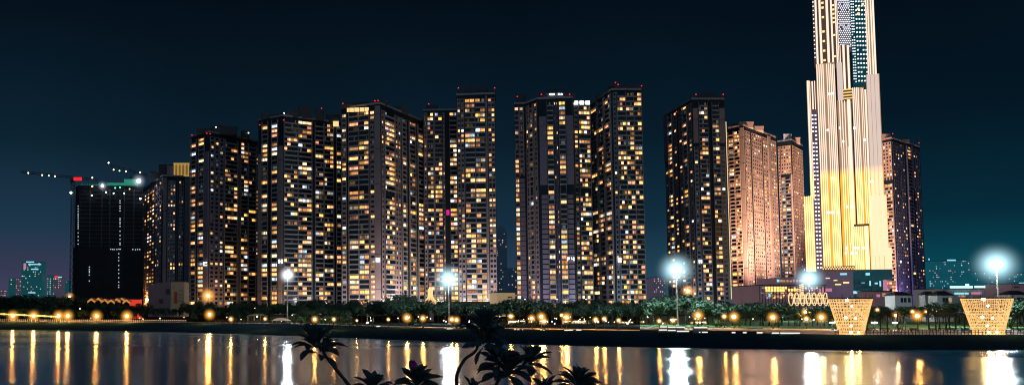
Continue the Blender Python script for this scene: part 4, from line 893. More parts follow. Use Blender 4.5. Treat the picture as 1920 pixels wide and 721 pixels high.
# estate lamps, added near the tower feet to light the facades
def facade_fill(label, px, py, D, col, watts, mat='coolw'):
    p = at(px, py, D); t = thing('street_lamp', label, 'street lamp', (p.x, D, ZG))
    mb = MB(); mb.tube([(p.x, D, ZG), (p.x, D, p.z)], [.16, .09], 8); mb.tube([(p.x, D, p.z), (p.x, D + 1.6, p.z + .3)], .07, 6); mb.build('pole', M['pole'], t)
    mb = MB(); mb.box(p.x - .35, p.x + .35, D + 1.2, D + 2.2, p.z + .22, p.z + .4); mb.build('lamp_head', M[mat], t)
    ld = bpy.data.lights.new('facade_fill_light', 'POINT'); ld.energy = watts; ld.color = col; ld.shadow_soft_size = .6
    lo = bpy.data.objects.new('facade_fill_light', ld); C.objects.link(lo); lo.location = (p.x, D + .6, p.z + .05); lo.parent = t; lo.matrix_parent_inverse = Matrix.Translation(Vector(t.location)).inverted()
PINK, WARM, COOL, VIO = (1, .58, .42), (1, .55, .24), (.75, .95, 1), (.80, .50, 1)
for lab, x, y, D, c, wt, m_ in (
    ('added fill lamp at the foot of the gold-crowned tower', 272, 562, 802, (1, .40, .08), 24480, 'warmdot'), ('added fill lamp at the left foot of the pink-pilaster tower', 372, 560, 690, WARM, 5737, 'warmdot'),
    ('added fill lamp at the right foot of the pink-pilaster tower', 430, 560, 694, WARM, 6375, 'warmdot'), ('added fill lamp at the left foot of the broad banded tower', 500, 560, 645, WARM, 5737, 'warmdot'),
    ('added fill lamp at the middle of the broad banded tower', 552, 561, 641, (.75, .92, 1), 5737, 'coolw'), ('added fill lamp at the right foot of the broad banded tower', 610, 561, 652, (.9, .88, .9), 5737, 'coolw'),
    ('added fill lamp at the left foot of the pale-cornered tower', 672, 561, 618, (.95, .82, .78), 20400, 'warmdot'), ('added fill lamp at the pale corner pilaster', 716, 561, 610, (1, .72, .66), 29920, 'warmdot'), ('added fill lamp at the right foot of the pale-cornered tower', 768, 562, 645, (1, .82, .80), 24480, 'coolw'),
    ('added fill lamp below the recessed block with the magenta light', 822, 561, 662, (1, .86, .74), 21760, 'warmdot'), ('added fill lamp at the left foot of the square-on lit tower', 872, 561, 606, (.94, .92, .96), 24480, 'coolw'), ('added fill lamp at the right foot of the square-on lit tower', 915, 561, 606, (1, .86, .82), 29920, 'warmdot'),
    ('added fill lamp at the left foot of the purple-panelled tower', 985, 561, 626, (.70, .60, 1), 6375, 'coolw'), ('added fill lamp at the middle of the purple-panelled tower', 1045, 561, 610, (.82, .68, .95), 8925, 'coolw'), ('added fill lamp at the right foot of the purple-panelled tower', 1100, 561, 624, (.8, .95, 1), 5737, 'coolw'),
    ('added fill lamp below the lit rows of the right-hand centre tower', 1182, 561, 614, (.72, .92, .95), 13056, 'coolw'), ('added fill lamp at the left foot of the framed-corner tower', 1270, 561, 692, (.85, .85, 1), 8925, 'coolw'), ('added fill lamp at the right foot of the framed-corner tower', 1330, 561, 655, (.80, .88, 1), 14688, 'coolw'),
    ('added fill lamp below the salmon slab', 1425, 561, 735, (1, .55, .72), 24480, 'warmdot'), ('added fill lamp at the foot of the narrow salmon tower', 1485, 561, 775, (.95, .5, .8), 14875, 'warmdot'), ('added fill lamp at the foot of the navy tower', 1700, 561, 785, VIO, 32640, 'coolw')):
    facade_fill(lab, x, y, D, c, wt, m_)

# floodlights added to brighten the salmon and navy towers, standing in for skyscraper glow
def wash(label, px, D, tpx, tpy, tD, col, watts, ang):
    p = at(px, 560, D); p.z = ZG + 1.2; t = thing('added_facade_light', label, 'floodlight', (p.x, D, ZG))
    mb = MB(); mb.box(p.x - .5, p.x + .5, D - .3, D + .3, ZG, ZG + .8); mb.build('base', M['steel'], t)
    mb = MB(); mb.box(p.x - .6, p.x + .6, D + .31, D + .5, ZG + .5, ZG + 1.2); mb.build('lens', M['warmdot'], t)
    ld = bpy.data.lights.new('added_flood_beam', 'SPOT'); ld.energy = watts; ld.color = col; ld.spot_size = math.radians(ang); ld.spot_blend = .8; ld.shadow_soft_size = .6
    lo = bpy.data.objects.new('added_flood_beam', ld); C.objects.link(lo); lo.location = (p.x, D + .8, ZG + 1.4); lo.rotation_euler = (at(tpx, tpy, tD) - lo.location).to_track_quat('-Z', 'Y').to_euler()
    lo.parent = t; lo.matrix_parent_inverse = Matrix.Translation(Vector(t.location)).inverted()
wash('added floodlight aimed at the salmon slab', 1482, 690, 1430, 300, 775, (1, .66, .50), 1700000, 80)
wash('added floodlight aimed at the narrow salmon tower', 1502, 745, 1487, 310, 805, (1, .66, .54), 480000, 80)
wash('added floodlight aimed at the salmon face of the navy tower', 1656, 735, 1663, 320, 800, (1, .62, .44), 1100000, 80)
wash('added violet floodlight aimed at the navy tower', 1712, 745, 1705, 440, 815, (.62, .42, 1), 120000, 100)
# ------------------------------------------------------------------ lit basket sculptures
M['rib'] = glow('amber_lit_rib', (1, .50, .15), 1.15, False); M['ring'] = glow('pale_lit_wire', (1, .60, .25), 1.45, False)
M['basketl'] = glow('basket_lamp', (1, .55, .20), 190)
M['netting'] = glow('dim_wire_net', (1, .55, .20), .9, False)
def basket(label, px, pyb, pyt, rb, rt):
    g = on(px, pyb); Y = g.y; hh = at(px, pyt, Y).z - ZG; rb, rt = pxw(rb, Y), pxw(rt, Y)
    t = thing('lit_basket', label, 'light sculpture', (g.x, Y, ZG))
    rad = lambda f: rb + (rt - rb) * f ** 1.05
    P = lambda a, f: (math.cos(a) * rad(f), math.sin(a) * rad(f), hh * f)
    n = 36; src = None
    for k in range(n):
        if src is None:
            mb = MB(); mb.tube([P(0, f / 6) for f in range(7)], .058, 5); src = local('rib', mb, M['rib'], t)
        else:
            o = src.copy(); C.objects.link(o); o.parent = t; o.rotation_euler = (0, 0, 2 * PI * k / n)
    for f in (.02, .10, .19, .28, .37, .46, .55, .64, .73, .82, .90, .97):
        mb = MB(); mb.tube([P(2 * PI * k / 40, f) for k in range(41)], .04, 4, False); local('ring', mb, M['ring'], t)
    mb = MB()
    for k in range(60):
        a0, s = U(0, 2 * PI), random.choice((-1, 1)); f0 = U(0, .6); mb.tube([P(a0 + s * j * .16, f0 + j * .05) for j in range(8)], .028, 4, False)
    local('wire_net', mb, M['ring'], t)
    mb = MB()
    for k in range(40): mb.tube([(math.cos(k * .9) * rad(k / 40) * .55, math.sin(k * .9) * rad(k / 40) * .55, hh * k / 42), (math.cos(k * .9 + .9) * rad(k / 40) * .62, math.sin(k * .9 + .9) * rad(k / 40) * .62, hh * (k + 1) / 42)], .05, 4)
    for k in range(8): mb.tube([P(k * PI / 4 + .3, .99), (0, 0, hh * .62)], .03, 4)
    local('inner_frame', mb, M['netting'], t)
    mb = MB(); mb.tube([P(2 * PI * k / 40, 1.0) for k in range(41)], .12, 6, False)
    for k in range(18): a = 2 * PI * k / 18; q = P(a, 1); mb.tube([q, (q[0] * 1.02, q[1] * 1.02, q[2] + U(.4, 1.0))], .04, 4)
    local('top_rim', mb, M['steel'], t)
    for (x, y, z, r) in ((-.9, -.4, .93, .30), (-.9, .2, .44, .26), (.7, -.5, .42, .2), (-.8, -1.2, .03, .22), (.8, -1.2, .03, .22), (.3, .5, .2, .2), (.4, .2, .75, .2)):
        mb = MB(); mb.ball((x, y, hh * z + .25), r, 10, 6); local('lamp', mb, M['basketl'], t)
    return t
basket('tall basket of amber-lit ribs on the quay, left one, in front of the skyscraper', 1596.5, 626.2, 559, 19.5, 36)
basket('tall basket of amber-lit ribs on the quay, right one, before the white mast', 1853, 626.2, 558, 23, 40)
# lit arch tunnel, gold bell, coil pylon
M['tun'] = glow('warm_white_light_tube', (1, .68, .34), 1.3, False)
Yt = 330; a = at(1483, 560, Yt); b = at(1557, 558, Yt); rr_ = pxw(12, Yt)
t = thing('light_tunnel', 'horizontal tunnel of glowing hoops and zigzags left of the left lit basket', 'light sculpture', (a.x, Yt, ZG))
n = 7; hoops = []
for k in range(n):
    f = k / (n - 1); c = Vector((a.x + (b.x - a.x) * f, Yt + f * 3, a.z)); mb = MB()
    mb.tube([c + Vector((math.cos(q) * rr_ * .8, math.cos(q) * rr_ * .8, math.sin(q) * rr_)) for q in [2 * PI * j / 24 for j in range(25)]], .16, 5, False); mb.build('hoop', M['tun'], t)
for s, z in ((-1, -.6), (1, .7), (-1, .1)):
    mb = MB(); mb.tube([(a.x, Yt + s * rr_ * .6, a.z + z * rr_), (b.x, Yt + 3 + s * rr_ * .6, a.z + z * rr_)], .14, 5); mb.build('rail', M['tun'], t)
mb = MB(); pts = [(a.x + (b.x - a.x) * j / 20, Yt - rr_ * .7 + j * .15, a.z + rr_ * (.6 if j % 2 else -.6)) for j in range(21)]; mb.tube(pts, .1, 4); mb.build('zigzag', M['ring'], t)
for k in range(6): x = a.x + (b.x - a.x) * (k + .5) / 6; mb = MB(); mb.tube([(x, Yt, ZG), (x, Yt, a.z - rr_)], .12, 5); mb.build('post', M['steel'], t)
Yb = 340; c = at(807, 560, Yb); sc_ = Yb / F
t = thing('light_sculpture', 'golden wire bell sculpture glowing above the trees beside the centre-left mast', 'light sculpture', (c.x, Yb, ZG))
prof = [(11, 568), (10, 563), (7, 559.5), (4.6, 556), (3.8, 552), (4.3, 547), (4.2, 543), (2.5, 540)]
for k in range(12):
    q = 2 * PI * k / 12; mb = MB(); mb.tube([(c.x + math.cos(q) * r * sc_, Yb + math.sin(q) * r * sc_, at(807, y, Yb).z) for r, y in prof], .11, 4); mb.build('rib', M['rib2'] if 'rib2' in M else M.setdefault('rib2', glow('gold_lit_rib', (1, .62, .24), 1.3, False)), t)
for r, y in prof[::2]:
    mb = MB(); mb.tube([(c.x + math.cos(q * PI / 10) * r * sc_, Yb + math.sin(q * PI / 10) * r * sc_, at(807, y, Yb).z) for q in range(21)], .1, 4, False); mb.build('ring', M['rib2'], t)
mb = MB(); mb.tube([(c.x, Yb, ZG), (c.x, Yb, at(807, 568, Yb).z)], 1.2, 8); mb.build('pedestal', M['concrete'], t)
Yc = 350; c = at(1503, 545, Yc)
t = thing('light_pylon', 'slim pylon wrapped in a coil of amber light above the light tunnel', 'light sculpture', (c.x, Yc, ZG))
mb = MB(); zt_, zb2 = at(1503, 532, Yc).z, at(1503, 556, Yc).z; mb.tube([(c.x + math.cos(k * .5) * .75, Yc + math.sin(k * .5) * .75, zb2 + (zt_ - zb2) * k / 90) for k in range(91)], .13, 4); mb.build('light_coil', M['rib2'], t)
mb = MB(); mb.tube([(c.x, Yc, ZG), (c.x, Yc, zt_)], .25, 8); mb.build('pole', M['steel'], t)

# ------------------------------------------------------------------ park furniture
def gazebo(label, pa, pb, pyb, pe, pr, posts, roofm, name='gazebo'):
    g = on((pa + pb) / 2, pyb); Y = g.y; a, b = at(pa, pyb, Y), at(pb, pyb, Y); w_ = b.x - a.x; ze, zr = at(pa, pe, Y).z, at(pa, pr, Y).z; dep = w_ * .6
    t = thing(name, label, name, (g.x, Y, ZG)); c = (a.x + b.x) / 2
    mb = MB(); mb.hexa([(a.x, Y, ze), (b.x, Y, ze), (b.x, Y + dep, ze), (a.x, Y + dep, ze), (c - w_ * .2, Y + dep * .45, zr), (c + w_ * .2, Y + dep * .45, zr), (c + w_ * .2, Y + dep * .55, zr), (c - w_ * .2, Y + dep * .55, zr)]); mb.build('roof', M[roofm], t)
    for k in range(posts):
        for yy in (.35, dep - .35):
            x = a.x + .4 + (w_ - .8) * k / (posts - 1); mb = MB(); mb.tube([(x, Y + yy, ZG), (x, Y + yy, ze)], .11, 6); mb.build('post', M['cream'], t)
    mb = MB(); mb.box(a.x + .2, b.x - .2, Y + .1, Y + dep - .1, ZG + .02, ZG + .3); mb.build('floor', M['concrete'], t)
    mb = MB(); mb.ball((c, Y + dep * .4, ze - .25), .14, 8, 5); mb.build('ceiling_lamp', M['warmw'], t)
gazebo('open gazebo with a pale hipped roof on the green lawn below the slim mast', 508, 546, 606.6, 600.4, 595.5, 5, 'cream')
gazebo('long pergola with a pinkish roof left of the gazebo', 462, 502, 602, 591.5, 587.5, 4, 'cream', 'pergola')
gazebo('small white kiosk roof among the dark trees left of the amber lamps', 687, 703, 603, 593, 588, 3, 'white', 'kiosk')
# lit cafe kiosks
M['counter'] = glow('lit_kiosk_counter', (1, .62, .25), .9, False); M['awning'] = paint('kiosk_awning', (.3, .16, .08), .8, .3, 1)
for k, (x0, x1, yb, yt) in enumerate(((955, 985, 609, 599), (994, 1006, 608, 600), (1013, 1026, 609, 599), (1058, 1072, 609, 599), (1076, 1100, 608.5, 599), (1104, 1124, 608, 600), (1166, 1188, 608, 601), (1205, 1216, 607, 602), (1243, 1262, 609, 602), (1300, 1326, 609, 601))):
    g = on((x0 + x1) / 2, yb - 2.2); Y = g.y; a, b = at(x0, yb, Y), at(x1, yb, Y); zt_ = at(x0, yt, Y).z
    t = thing('cafe_kiosk', f'small warmly lit open kiosk under the park trees, {ORD[k]} from left', 'kiosk', (g.x, Y, ZG), 'warm lit kiosks under the trees')
    mb = MB(); mb.box(a.x, b.x, Y + 2, Y + 2.2, ZG, zt_ - .25); mb.box(a.x, b.x, Y, Y + .3, ZG, ZG + .5); mb.build('body', M['cream'], t)
    mb = MB(); mb.hexa([(a.x - .3, Y - .6, zt_ - .3), (b.x + .3, Y - .6, zt_ - .3), (b.x + .3, Y + 2.4, zt_), (a.x - .3, Y + 2.4, zt_), (a.x - .3, Y - .6, zt_ - .2), (b.x + .3, Y - .6, zt_ - .2), (b.x + .3, Y + 2.4, zt_ + .1), (a.x - .3, Y + 2.4, zt_ + .1)]); mb.build('awning', M['awning'], t)
    n = max(2, int((x1 - x0) / 5))
    for j in range(n):
        xx = a.x + (b.x - a.x) * (j + .5) / n; mb = MB(); mb.ball((xx, Y + .2, zt_ - .45), .13, 8, 5); mb.build('hanging_lamp', M['warmw'], t)
        mb = MB(); w_ = (b.x - a.x) / n * U(.25, .42); mb.box(xx - w_, xx + w_, Y + 1.93, Y + 1.98, ZG + .7, zt_ - U(.5, .8)); mb.build('lit_shelf', M['counter'], t)
    for xx in (a.x + .1, b.x - .1): mb = MB(); mb.tube([(xx, Y - .4, ZG), (xx, Y - .4, zt_ - .3)], .06, 5); mb.build('post', M['steel'], t)
# small garden lanterns
M['lantern'] = glow('lantern_light', (1, .68, .34), 5, False); M['lanternw'] = glow('white_lantern_light', (.85, .95, 1), 3.5, False)
LN = [(150, 578), (170, 596), (262, 596), (268, 597), (300, 596), (345, 594), (425, 594), (433, 600), (452, 598), (478, 577), (505, 579), (548, 590), (566, 590), (575, 588), (610, 598), (627, 598), (690, 604), (748, 569), (786, 588), (812, 594), (832, 600), (880, 601), (884, 585), (905, 590),
      (975, 584), (1018, 580), (1035, 602), (1040, 606), (1066, 574), (1090, 603), (1130, 597), (1136, 601), (1152, 603), (1180, 601), (1214, 592), (1232, 582), (1258, 599), (1269, 598), (1320, 590), (1334, 592), (1361, 582), (1391, 584), (1394, 590), (1412, 597), (1430, 577), (1440, 579), (1448, 580), (1466, 582), (1470, 585), (1487, 590), (1500, 578), (1525, 599), (1548, 581), (1551, 585), (1566, 590), (1650, 586), (1660, 579), (1690, 582), (1704, 586), (1788, 585), (1809, 580)]
LN += [(U(950, 1345), U(588, 606)) for _ in range(46)] + [(U(1350, 1570), U(579, 600)) for _ in range(14)] + [(U(600, 950), U(592, 605)) for _ in range(14)]
for k, (x, y) in enumerate(LN):
    D = on(x, max(y + 6, 600)).y; p = at(x, y, D)
    zone = 'left of the slim mast' if x < 539 else 'between the slim and the second mast' if x < 841 else 'between the second and the brightest mast' if x < 1268 else 'between the brightest mast and the skyscraper mast' if x < 1517 else 'right of the skyscraper mast'
    t = thing('garden_lantern', f'tiny garden light dot {zone}', 'garden light', (p.x, D, ZG), 'tiny garden lights ' + zone)
    mb = MB(); mb.tube([(p.x, D, ZG), (p.x, D, p.z - .15)], .035, 5); mb.build('post', M['steel'], t)
    mb = MB(); mb.ball(p, U(.13, .24), 8, 5); mb.build('lantern', M['lanternw' if k % 5 == 1 else 'lantern'], t)
# low quay lights along the bank edge
M['quayl'] = glow('quay_edge_light', (1, .9, .74), 1.3, False)
for k, (x0, x1, y) in enumerate(((964, 968, 617.2), (970, 974, 617.3), (979, 981, 617.5), (1014, 1016, 618), (1018.5, 1021.5, 618.2), (1059, 1074, 618.2), (1081, 1090, 617.6), (1238, 1252, 611.8), (1253, 1268, 612.2), (1269, 1284, 612.6), (1236, 1252, 617.6), (1253, 1268, 618.6), (1270, 1292, 620), (1302, 1326, 613.2), (1311, 1313, 622), (1317, 1327, 622), (1373, 1379, 622.6), (1394, 1400, 622.6), (1420, 1430, 622.8), (1448, 1462, 623.4), (1464, 1500, 623.6), (424, 449, 613.4), (838, 849, 615.5), (706, 713, 610.6))):
    Y = 0; z = ZG
    Y = on((x0 + x1) / 2, lerp_tab(TE, (x0 + x1) / 2)).y - 1.2; a, b = at(x0, y, Y), at(x1, y, Y)
    t = thing('quay_light', f'low white light strip on the dark bank edge, {ORD[k]} listed of them' if False else 'low pale light strip on the dark river bank edge', 'quay light', ((a.x + b.x) / 2, Y, a.z - .2), 'low light strips along the bank')
    mb = MB(); mb.box(a.x, b.x, Y, Y + .2, a.z - .11, a.z + .11); mb.build('light_strip', M['quayl'], t)
    mb = MB(); mb.box(a.x, b.x, Y + .203, Y + .6, a.z - 1.6, a.z + .2); mb.build('kerb', M['concrete'], t)
# railings
def railing(label, x0, x1, n, h, cap, off=-.4):
    pts = [on(x0 + (x1 - x0) * k / n, lerp_tab(TE, x0 + (x1 - x0) * k / n) + off) for k in range(n + 1)]
    t = thing('quay_railing', label, 'railing', pts[n // 2])
    for p in pts[:n if n > 99 else n + 1]:
        mb = MB(); mb.tube([(p.x, p.y, ZG), (p.x, p.y, ZG + h)], .06 if not cap else .09, 5)
        if cap: mb.ball((p.x, p.y, ZG + h + .1), .16, 6, 4, mi=1)
        mb.build('post', [M['steel'] if not cap else M['white'], M['warmd2']], t)
    for hz in ((h * .55, h * .95) if not cap else (h * .5,)):
        mb = MB(); mb.tube([(p.x, p.y, ZG + hz) for p in pts], .05, 5); mb.build('rail', M['steel'], t)
M['warmd2'] = glow('railing_light', (1, .66, .36), .9, False)
railing('long riverside railing topped with tiny pale lights at far left', -10, 352, 100, .75, True)
railing('thin dark railing along the quay on both sides of the lit baskets', 1566, 1960, 60, 1.0, False)
railing('thin dark railing on the bank before the gazebo lawn', 400, 700, 40, 1.0, False)
# string of yellow lights at far left
t = thing('light_garland', 'long string of yellow lights above the railing at far left', 'string lights', at(50, 590, 345))
pts = [at(-30 + k * 4.2, 586.3 + k * .20, 345 - k * .2) for k in range(34)]
mb = MB(); mb.tube(pts, .05, 4); mb.build('cable', M['steel'], t)
for k, p in enumerate(pts):
    mb = MB(); mb.ball(p, .42 if k % 3 else .55, 8, 5, .6); mb.build('bulb', M['yel'], t)
for p in pts[::6]: mb = MB(); mb.tube([(p.x, p.y, ZG), p], .08, 5); mb.build('post', M['steel'], t)
# twin-headed promenade lamps
M['prolamp'] = glow('promenade_lamp_light', (1, .86, .66), 220)
for k, (x, y, yb) in enumerate(((1561, 603.8, 617), (1640, 604, 617), (1679, 604.5, 618))):
    g = on(x, yb); p = at(x, y, g.y)
    t = thing('promenade_lamp', f'low promenade lamp with two flat white heads, {ORD[k]} from left near the left basket', 'promenade lamp', (g.x, g.y, ZG), 'twin-headed promenade lamps')
    mb = MB(); mb.tube([(g.x, g.y, ZG), (g.x, g.y, p.z + .9)], .07, 6); mb.tube([(g.x, g.y, ZG), (g.x, g.y, ZG + .4)], [.3, .14], 8); mb.box(g.x - .5, g.x + .5, g.y - .04, g.y + .04, p.z + .1, p.z + .16); mb.build('pole', M['steel'], t)
    for s in (-1, 1): mb = MB(); mb.box(g.x + s * .30 - .24, g.x + s * .30 + .24, g.y - .2, g.y + .2, p.z - .06, p.z + .09); mb.build('lamp_head', M['prolamp'], t)
# benches
bn = thing('park_bench', 'dark bench', 'bench', (0, 0, 0), 'dark benches on the lit promenade')
mb = MB()
for k in range(4): mb.box(-.9, .9, -.25 + k * .13, -.15 + k * .13, .42, .47)
local('seat', mb, M['wood'], bn); mb = MB()
for k in range(3): mb.box(-.9, .9, .27, .31, .55 + k * .14, .65 + k * .14)
local('backrest', mb, M['wood'], bn)
for s in (-.7, .7):
    mb = MB(); mb.box(s - .04, s + .04, -.24, -.18, 0, .418); mb.box(s - .04, s + .04, .313, .36, 0, .98); mb.box(s - .04, s + .04, -.17, .31, .36, .415); local('leg', mb, M['steel'], bn)
tr = subtree(bn)
BP = [(1632, 622.5), (1662, 621.5), (1690, 621.5), (1715, 622), (1752, 621.5), (1768, 621), (1785, 621.5), (1812, 622.5), (1905, 621.5), (1918, 622)]
for k, (x, y) in enumerate(BP):
    g = on(x, y); lab = f'dark bench on the lit promenade, {ORD[k]} from left'
    if k == 0: bn.location = g; bn.rotation_euler = (0, 0, U(-.2, .2)); bn['label'] = lab
    else: dup(bn, g, U(-.3, .3), None, lab, tr)

# ------------------------------------------------------------------ trees
def tree_mesh(seed, h=7.0, cr=3.0, flat=.75, nl=1500, low=.30, leaf=.30):
    rs = random.Random(seed); u = rs.uniform
    tk = MB(); th = h * low; lean = (u(-.3, .3), u(-.3, .3)); fork = (lean[0] * .5, lean[1] * .5, th)
    tk.tube([(0, 0, -.1), (lean[0] * .3, lean[1] * .3, th * .5), fork], [.19, .14, .12], 7)
    cz = h * (low + 1) / 2 + .1; rz = h * (1 - low) / 2
    cl = []
    for k in range(15):
        a = u(0, 2 * PI); rr2 = cr * math.sqrt(u(0, 1)) * .72; z = cz + u(-.65, .78) * rz * math.sqrt(max(0.05, 1 - (rr2 / cr) ** 2))
        cl.append((Vector((math.cos(a) * rr2 + lean[0], math.sin(a) * rr2 + lean[1], z)), u(.26, .46) * cr))
    for c, r in cl[:7]:
        m = Vector(fork).lerp(c, .5) + Vector((u(-.3, .3), u(-.3, .3), u(-.2, .3))); tk.tube([fork, m, c], [.09, .06, .03], 5)
    lf = MB()
    for k in range(nl):
        c, r = rs.choice(cl); d = Vector((rs.gauss(0, 1), rs.gauss(0, 1), rs.gauss(0, 1) * .8)).normalized() * r * (u(.35, 1) ** .6); p = c + d
        n = (d.normalized() + Vector((u(-.8, .8), u(-.8, .8), u(-.2, 1)))).normalized(); e1 = n.cross(Vector((u(-1, 1), u(-1, 1), u(-1, 1)))).normalized(); e2 = n.cross(e1); s = leaf * u(.55, 1.25)
        lf.face([p - e1 * s, p - e2 * s * .5, p + e1 * s, p + e2 * s * .5])
    return tk, lf
protos = []
for k, (cr_, low, nl, leaf) in enumerate(((3.0, .30, 1500, .30), (3.4, .34, 1600, .30), (2.6, .28, 1300, .27), (3.2, .40, 1200, .28), (2.3, .42, 1000, .25), (3.8, .26, 1800, .32), (2.8, .36, 900, .30))):
    tk, lf = tree_mesh(100 + k, 7.0, cr_, nl=nl, low=low, leaf=leaf)
    protos.append((tk, lf))
pm = []
for k, (tk, lf) in enumerate(protos):
    r = thing('park_tree', 'tree', 'tree', (0, 0, 0), 'park trees along the far bank'); a = local('trunk', tk, M['bark'], r, smooth=True); b = local('crown', lf, M['leaf'], r); pm.append([r, [(a, []), (b, [])], False])
ZN = [(-50, 135, 'under the far-left distant skyline'), (135, 268, 'before the unfinished tower'), (268, 356, 'before the gold-crowned tower'), (356, 485, 'before the pink-pilaster tower'), (485, 640, 'before the broad banded tower'), (640, 795, 'before the pale-cornered tower'),
      (795, 932, 'before the recessed and square-on towers'), (932, 1010, 'before the plain cream building'), (1010, 1110, 'before the purple-panelled tower'), (1110, 1215, 'before the right-hand centre tower'), (1215, 1302, 'under the brightest floodlight'), (1302, 1368, 'before the framed-corner tower'),
      (1368, 1462, 'before the salmon slab'), (1462, 1575, 'before the light tunnel'), (1575, 1680, 'around the left lit basket'), (1680, 1765, 'before the villas'), (1765, 1990, 'around the right lit basket')]
TP = []
def row(x0, x1, sp, base, tops, kinds, rowname, wk=1.0):
    x = x0
    while x < x1:
        TP.append((x + U(-.25, .25) * sp, base + U(-.8, .8), U(*tops), random.choice(kinds), rowname, wk)); x += sp * U(.85, 1.15)
row(-25, 140, 15, 598, (553, 562), (0, 5, 1), 'rear', 1.15); row(140, 275, 13, 597.5, (566, 573), (0, 1, 5), 'rear', 1.1)
row(-20, 275, 17, 601.2, (576, 585), (2, 0, 4), 'front', .95)
row(275, 360, 15, 599, (571, 579), (0, 2, 1), 'rear'); row(355, 545, 15, 599.5, (564, 573), (0, 1, 2, 5), 'rear', 1.05); row(365, 460, 21, 602, (580, 588), (2, 4), 'front', .9)
row(545, 745, 15, 600, (562, 572), (0, 1, 5), 'rear', 1.1); row(560, 700, 24, 603.5, (573, 584), (2, 0), 'front', 1.0)
for x, tp in ((748, 563), (760, 553), (775, 558), (790, 565), (822, 560), (834, 565), (848, 563)): TP.append((x, 603.5 + U(-1, 1), tp, 5 if tp < 560 else 1, 'front', 1.1))
row(795, 945, 16, 601, (566, 573), (0, 1, 5), 'rear', 1.05); TP.append((896, 605, 566, 1, 'front', 1)); TP.append((990, 608, 561, 5, 'front', 1.05)); TP.append((1010, 607, 566, 1, 'front', 1.0))
row(935, 1200, 14, 602, (562, 569), (0, 1, 5), 'rear', 1.1); row(1025, 1150, 20, 607, (567, 576), (3, 4, 1), 'front', 1.0)
row(1150, 1225, 14, 606, (567, 573), (3, 1, 2), 'front', .95)
for x, tp in ((1226, 562), (1240, 556), (1255, 550), (1271, 549), (1286, 552), (1302, 558), (1316, 564), (1328, 568), (1342, 566)): TP.append((x, 608.5 + U(-1.5, 1), tp, random.choice((5, 1, 0, 6)), 'front', 1.0))
row(1200, 1350, 17, 602, (563, 571), (0, 1), 'rear', 1.0)
row(1350, 1478, 12, 609.5, (566, 573), (3, 1, 4), 'front', .95); row(1478, 1562, 11.5, 610, (574, 581), (3, 4, 6), 'front', .95)
row(1350, 1480, 17, 601, (563, 569), (0, 1), 'rear'); row(1480, 1570, 17, 601, (570, 577), (0, 1), 'rear')
row(1570, 1660, 14, 603, (571, 579), (0, 2, 1), 'rear'); row(1625, 1730, 15, 605, (569, 577), (0, 1, 6), 'rear', .95); row(1730, 1830, 14, 606, (566, 575), (0, 1, 5), 'rear', 1.0)
row(1880, 1990, 15, 607, (560, 570), (0, 5, 1), 'rear', 1.0); TP.append((1902, 612, 565, 5, 'front', 1.0)); TP.append((1921, 612, 560, 1, 'front', 1.0))
TP.sort(); cnt = {}
for x, by, ty, k, rn, wk in TP:
    g = on(x, by); hh = at(x, ty, g.y).z - ZG; zn = next((z[2] for z in ZN if z[0] <= x < z[1]), ZN[-1][2]); key = (zn, rn); cnt[key] = cnt.get(key, 0) + 1
    lab = f'dark leafy {rn}-row tree {zn}, {ORD[cnt[key] - 1]} from left'; s = hh / 7.0; sw = s * wk * U(.95, 1.15)
    P_ = pm[k]
    if not P_[2]: P_[0].location = (g.x, g.y, ZG); P_[0].rotation_euler = (0, 0, U(0, 6.28)); P_[0].scale = (sw * 1.25, sw * 1.25, s); P_[0]['label'] = lab; P_[2] = True
    else: dup(P_[0], (g.x, g.y, ZG), U(0, 6.28), (sw * 1.25, sw * 1.25, s), lab, P_[1])
for P_ in pm:
    if not P_[2]:
        for c, _ in P_[1]: bpy.data.objects.remove(c)
        bpy.data.objects.remove(P_[0])
# bushes
tk, lf = tree_mesh(333, 2.0, 1.4, nl=420, low=.08, leaf=.2)
M['bushleaf'] = foliage('bright_shrub_leaves', (.07, .16, .05))
bs = thing('shrub', 'shrub', 'shrub', (0, 0, 0), 'green lit shrubs on the lawn'); a = local('stem', tk, M['bark'], bs); b = local('foliage', lf, M['bushleaf'], bs); tr = [(a, []), (b, [])]
SB = [(436, 597, 1.4), (447, 598, 1.2), (455, 599, 1.5), (478, 601, 1.2), (494, 601, 1.3), (505, 596, 2.2), (560, 601, 1.6), (566, 605, 1.2), (575, 600, 1.8), (588, 604, 1.2), (604, 605, 1), (622, 605, 1.1), (648, 606, 1), (662, 606, 1), (768, 608, .9), (776, 608, 1), (945, 611, 1), (975, 612, 1), (1000, 611, 1.0), (1112, 610, 1.1), (1345, 611, 1.0), (1352, 612, .8), (1895, 614, 1.4), (1460, 613, .9), (1385, 613, .8)]
for k, (x, y, s) in enumerate(SB):
    g = on(x, y); lab = f'low leafy shrub on the bank lawn, {ORD[k]} from left among the shrubs'
    if k == 0: bs.location = g; bs.scale = (s, s, s); bs['label'] = lab
    else: dup(bs, g, U(0, 6), (s, s, s * U(.8, 1.1)), lab, tr)
